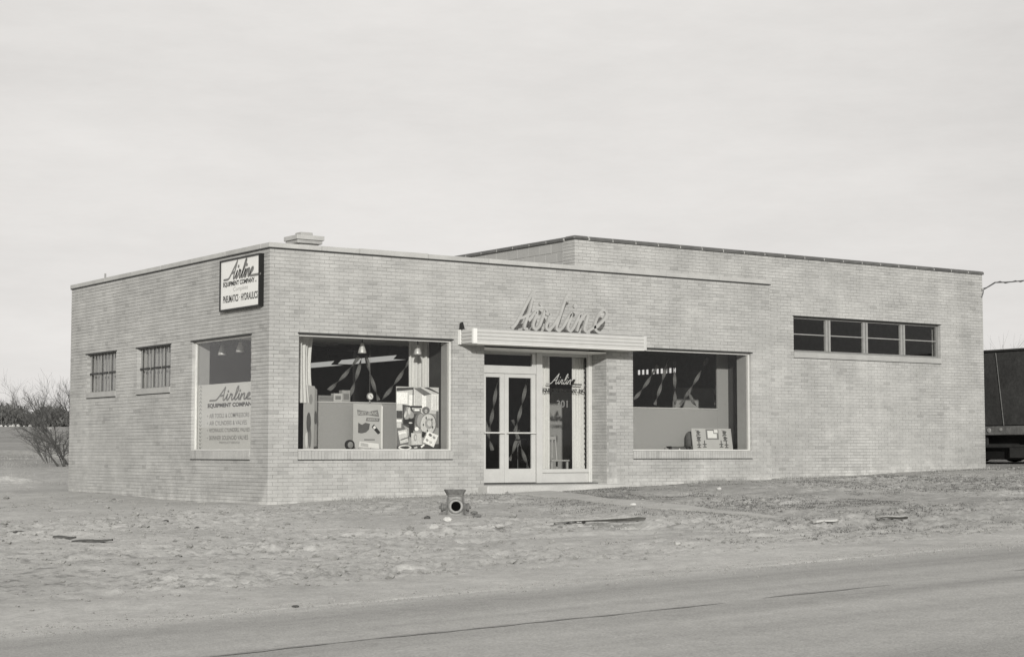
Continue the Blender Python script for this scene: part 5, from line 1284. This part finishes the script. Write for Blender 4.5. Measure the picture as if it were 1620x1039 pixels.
# loose gravel where the road meets the shoulder
nG = 2600
qx = rng.uniform(-12, 8, nG); qy = ROAD_Y0+rng.normal(.05, .30, nG)
ed = np.array([road_edge(v) for v in qx]); qz = np.where(qy > ed, ground_z(qx, qy), road_z(qx, qy)); qs = .004+.009*rng.random(nG)**2
P_ = oct_[None]*(1+.5*(rng.random((nG, 10, 3))-.5))*qs[:, None, None]+np.stack([qx, qy, qz+qs*.3], -1)[:, None]
F_ = (np.array(tri)[None]+(np.arange(nG)*10)[:, None, None]).reshape(-1, 3)
me = bpy.data.meshes.new('gravel'); me.from_pydata(P_.reshape(-1, 3).tolist(), [], F_.tolist()); me.materials.append(M['clod'])
o = bpy.data.objects.new('gravel', me); COL.objects.link(o); tag(o, 'loose gravel scattered along the broken edge of the road', 'gravel', kind='stuff')
blades('wall_weeds', 'sparse dead weeds growing against the foot of the brick walls', 900, (.2, 19.3), (-.55, -.03), .02, .10, M['dry'], lambda x, y: np.clip(.15+2*vnoise(x*1.1, y*.5, 2), .02, 1)*((x < 4.4) | (x > 8))*np.clip(1+y*1.6, 0, 1), kblade=6, spread=.04)

# ------------------------------------------------------------------ bare trees and shrubs
def bare_tree(loc, h, seed, lab, cat, m, name='bare_tree', spread=.55, stems=1, levels=5, r0=None, lean=(0, 0), group=None, first=.25, nb=3):
    g = random.Random(seed); t = thing(name, loc, lab, cat, group); tr, cr = MB(), MB(); r0 = r0 or h*.022
    def grow(p, d, L, r, lev):
        n = 3; pts = [p]; dd = d.copy()
        for i in range(n):
            dd = (dd+Vector((g.gauss(0, .12), g.gauss(0, .12), g.gauss(0, .08)+.03))).normalized(); pts.append(pts[-1]+dd*L/n)
        rs = [r*(1-.5*i/n) for i in range(n+1)]
        (tr if lev == 0 else cr).tube(pts, rs, 5 if lev < 2 else 3, cap=False)
        if lev >= levels: return
        k = nb+(1 if g.random() > .5 else 0)+(2 if lev == levels-1 else 0)
        for i in range(k):
            f = first+(1-first)*(i+g.random())/k; f = min(f, .98); q = f*n; j = int(q); pp = pts[j].lerp(pts[min(j+1, n)], q-j)
            ax = Vector((g.gauss(0, 1), g.gauss(0, 1), g.gauss(0, .5))).normalized()
            nd = (dd*(1-spread*.5)+ax*spread+Vector((0, 0, .10))).normalized()
            grow(pp, nd, L*g.uniform(.52, .78), r*.5*g.uniform(.8, 1.1), lev+1)
    for s in range(stems):
        a = g.uniform(0, 6.28); sp = 0 if stems == 1 else .45
        d = Vector((lean[0]+sp*math.cos(a)*g.uniform(.3, 1), lean[1]+sp*math.sin(a)*g.uniform(.3, 1), 1)).normalized()
        grow(Vector(loc)+Vector((math.cos(a), math.sin(a), 0))*(.12*(stems > 1)), d, h*.45*g.uniform(.8, 1.1), r0*g.uniform(.7, 1), 0)
    tr.build('trunk', m, t); cr.build('crown', m, t); return t
def far_pt(px, dist):
    d = FW + RT*(px-810)/F_PX + UP*(519.5-718)/F_PX; d = d/np.linalg.norm(d[:2]); p = CAM+d*dist; return (p[0], p[1], float(base_z(p[0], p[1])))
# ray through a pixel column at a horizontal distance
lf = -np.array([RT[0], RT[1]])
bare_tree(far_pt(111, 60), 3.8, 11, 'large leafless many-stemmed shrub behind the rear left corner of the shop', 'shrub', M['bark'], 'bare_shrub', .6, 5, 4, .06, (lf[0]*.12, lf[1]*.12), nb=4)
bare_tree(far_pt(97, 57), 1.9, 14, 'low tangled leafless bush in front of the large shrub', 'shrub', M['bark'], 'bare_shrub', .8, 5, 3, .03, (lf[0]*.5, lf[1]*.5), nb=4)
bare_tree(far_pt(78, 62), 2.2, 21, 'thin low leafless bush left of the large shrub', 'shrub', M['bark_far'], 'bare_shrub', .7, 7, 3, .025, (lf[0]*.3, lf[1]*.3), nb=3)
# wooded ridge far off
far = []
G4 = 'leafless trees on the far ridge'
for i, (px, D, h, lab) in enumerate(((13, 690, 15, 'rounded leafless tree at the left end of the far ridge'), (33, 700, 10, 'slim bare tree poking above the far hedge'), (45, 700, 13, 'tall pale bare tree above the middle of the far hedge'),
        (62, 700, 13, 'wide pale bare tree in the far hedge left of the shrub'), (78, 690, 14, 'bare tree on the far ridge seen through the shrub'), (95, 690, 14, 'bare far tree nearest the shop wall'))):
    bare_tree(far_pt(px, D), h, 40+i, lab, 'tree', M['bark_far'], 'bare_tree', .6, 1 if i != 0 else 3, 4, .22, group=G4, nb=4)
mb = MB(); g = random.Random(5)
for i in range(1500):
    px = g.uniform(-60, 128); D = g.uniform(660, 740); p = far_pt(px, D); h = (6.0+1.4*math.sin(px*.09+1)+1.0*math.sin(px*.31)+g.uniform(-1.6, 1.0))*(1 if px > 26 or px < 4 else 1.2)
    for k in range(7):
        a = g.uniform(0, 6.28); w_ = g.uniform(.15, .5); f = g.random(); z0_ = p[2]-.5+h*f*.85; x, y = p[0]+g.uniform(-3, 3), p[1]+g.uniform(-3, 3); L = g.uniform(.8, 2.2); ln = g.uniform(-.9, .9)
        mb.add([(x-w_*math.cos(a), y-w_*math.sin(a), z0_), (x+w_*math.cos(a), y+w_*math.sin(a), z0_), (x+ln*L, y+g.uniform(-1, 1), z0_+L), (x+ln*L*.4-w_*math.cos(a), y, z0_+L*.6)], [(0,1,2,3)])
mb.build('far_woodland', M['wood_far'], label='dense dark leafless hedge wood along the far ridge', category='woodland', kind='stuff')
M['spoil0'] = mat('pale_rock', .425, .9, .1)
G5 = 'pale blobs along the foot of the far wood'
fs = {}
for i, (px, s_) in enumerate(((1, 1.2), (8, 1.0), (15, 1.1), (20, 1.5), (28, 1.6), (37, .9), (47, 1.5), (58, 1.2), (70, 1.2), (79, 1.3))):
    D = 640 if i < 7 else 420+20*(9-i); p = far_pt(px, D); mb = MB(); s_ = s_*(D/640)*.5
    mb.lathe((p[0], p[1], p[2]-.2), [(s_*.8, 0), (s_, s_*.6), (s_*.6, s_*1.3), (0, s_*1.6)], 7)
    mb.build('white_boulder', M['spoil0'], label=('%s tiny pale blob from the left at the foot of the far hedge wood' % ('first','second','third','fourth','fifth','sixth','seventh')[i]) if i < 7 else ('%s pale blob from the left on the field behind the bare shrub' % ('first','second','third')[i-7]), category='boulder', group=G5 if i < 7 else 'pale blobs behind the shrub')
# pale spoil heap
p = far_pt(22, 47)
mb = MB(); V = []; nU, nV = 40, 14
for i in range(nU+1):
    for j in range(nV+1):
        u = i/nU*2-1; v = j/nV*2-1; hh = max(0, 1-abs(u)**2.5)*max(0, 1-v*v)
        q = Vector((p[0], p[1], 0))+Vector((RT[0], RT[1], 0))*(u*1.35-.35)+Vector((FW[0], FW[1], 0)).normalized()*v*1.2
        V.append((q.x, q.y, float(base_z(q.x, q.y))-.05+hh*(.20+.10*float(vnoise(q.x*2.5, q.y*2.5, 2)))))
mb.add(V, [(i*(nV+1)+j, (i+1)*(nV+1)+j, (i+1)*(nV+1)+j+1, i*(nV+1)+j+1) for i in range(nU) for j in range(nV)])
M['spoil'] = mat('pale_spoil', .40, .95, .1, noise=[(3, .15), (12, .15)], bump=(14, .03)); mb.build('spoil_heap', M['spoil'], smooth=True, label='low pale heap of spoil on the ground left of the shop', category='heap')
bare_tree((57.6, 31.4, float(base_z(57.6, 31.4))), 6.6, 77, 'thin bare twigs rising behind the dark trailer', 'tree', M['bark_far'], 'bare_tree', .3, 3, 3, .05, nb=3)

# ------------------------------------------------------------------ trailer beside the workshop
TX = 21.5
tr = thing('cargo_trailer', (TX+1.2, -1.0, .1), 'tall dark box trailer parked beyond the right end of the workshop', 'trailer')
mb = MB(); mb.bbox(TX, TX+2.4, -5.5, 5.2, 1.16, 3.06, .03); mb.build('body', M['tarp'], tr)
k = -5.3
while k < 5.1:
    mb = MB(); mb.box(TX-.012, TX-.001, k, k+.035, 1.17, 3.02); 
    if not (.6 < k < 2.1): mb.build('side_rib', M['tarp'], tr)
    k += .62
mb = MB(); mb.tube([(TX-.02, 1.47, 3.03), (TX-.02, 1.255, 1.17)], .012, 6); mb.build('strap', M['trailer_rail'], tr)
mb = MB(); mb.bbox(TX-.03, TX+2.43, -5.55, 5.25, 3.062, 3.12, .01); mb.build('roof_rail', M['dark_metal'], tr)
mb = MB(); mb.bbox(TX-.05, TX+2.45, -5.6, 5.3, .93, 1.155, .012); mb.build('bed_rail', M['trailer_rail'], tr)
mb = MB(); mb.lathe((TX-.052, 1.7, 1.05), [(.06, 0), (.06, .02), (.045, .03)], 14, (-1, 0, 0)); mb.build('marker_lamp', M['steel_light'], tr)
mb = MB(); mb.lathe((TX-.052, 1.32, 1.07), [(.04, 0), (.04, .02)], 12, (-1, 0, 0)); mb.build('marker_lamp', M['steel_light'], tr)
for dx in (.5, 1.9):
    mb = MB(); mb.box(TX+dx-.06, TX+dx+.06, -5.4, 5.1, .65, .928); mb.build('chassis_beam', M['dark_metal'], tr)
for y in (3.9, 2.7, .4, -2.0, -4.6):
    mb = MB(); mb.box(TX+.0, TX+2.4, y-.04, y+.04, .78, .925); mb.build('cross_beam', M['dark_metal'], tr)
mb = MB(); mb.box(TX+.10, TX+.16, -1.6, 2.6, .62, .68); mb.box(TX+.10, TX+.16, 1.9, 1.96, .68, .92); mb.box(TX+.10, TX+.16, -1.5, -1.44, .68, .92); mb.build('side_guard', M['dark_metal'], tr)
for y in (3.7, 2.6):
    for dx in (.03, 1.9):
        zc = float(base_z(TX+dx, y))+.44
        mb = MB(); mb.lathe((TX+dx, y, zc), [(.25, -.0), (.40, .0), (.44, .04), (.44, .22), (.40, .26), (.25, .26)], 22, (1, 0, 0)); wh = mb.build('wheel', M['tyre'], tr)
        mb = MB(); mb.lathe((TX+dx+.02, y, zc), [(.0, .03), (.12, .0), (.26, .03), (.26, .2)], 18, (1, 0, 0)); mb.build('rim', M['dark_metal'], wh)
for dx in (.3, 2.0):
    mb = MB(); mb.box(TX+dx, TX+dx+.1, -3.6, -3.5, float(base_z(TX, -3.5)), .93); mb.build('landing_leg', M['dark_metal'], tr)
mb = MB(); mb.box(TX+.34, TX+2.2, -5.2, 4.9, .30, .645); mb.build('underbody_shade_block', M['black'], tr)  # black filler added to darken the gap below the bed
mb = MB(); mb.box(TX+.12, TX+.33, .2, 1.2, .35, .61); mb.build('light_block_box', M['dark_metal'], tr)  # box added to block light under the trailer
# dark shed wall far behind the trailer gap
# ------------------------------------------------------------------ service wire
a = at(1556, 458, 1, SETB-.03); b = at(1720, 419, 0, 34.0)
t = thing('service_wire', a, 'thin dark twisted overhead wire running right from the workshop corner', 'wire')
A_, B_ = Vector(a), Vector(b); pts = [A_.lerp(B_, i/24)+Vector((0, 0, -.9*(i/24)*(1-i/24)+.18*min(1, i/2))) for i in range(25)]
mb = MB(); mb.tube(pts, .016, 5)
mb.tube([p+Vector((0, .02*math.sin(i*2.2), .03*math.cos(i*2.2))) for i, p in enumerate(pts)], .010, 5); mb.build('cable', M['black'], t)
mb = MB(); mb.tube([A_, A_+Vector((-.02, 0, -.10)), A_+Vector((-.05, .02, -.2))], .014, 5); mb.build('drop_loop', M['black'], t)
mb = MB(); mb.lathe(A_+Vector((-.06, .02, .0)), [(.02, 0), (.035, .03), (.035, .06), (.02, .08)], 8, (1, 0, 0)); mb.build('insulator', M['steel_light'], t)
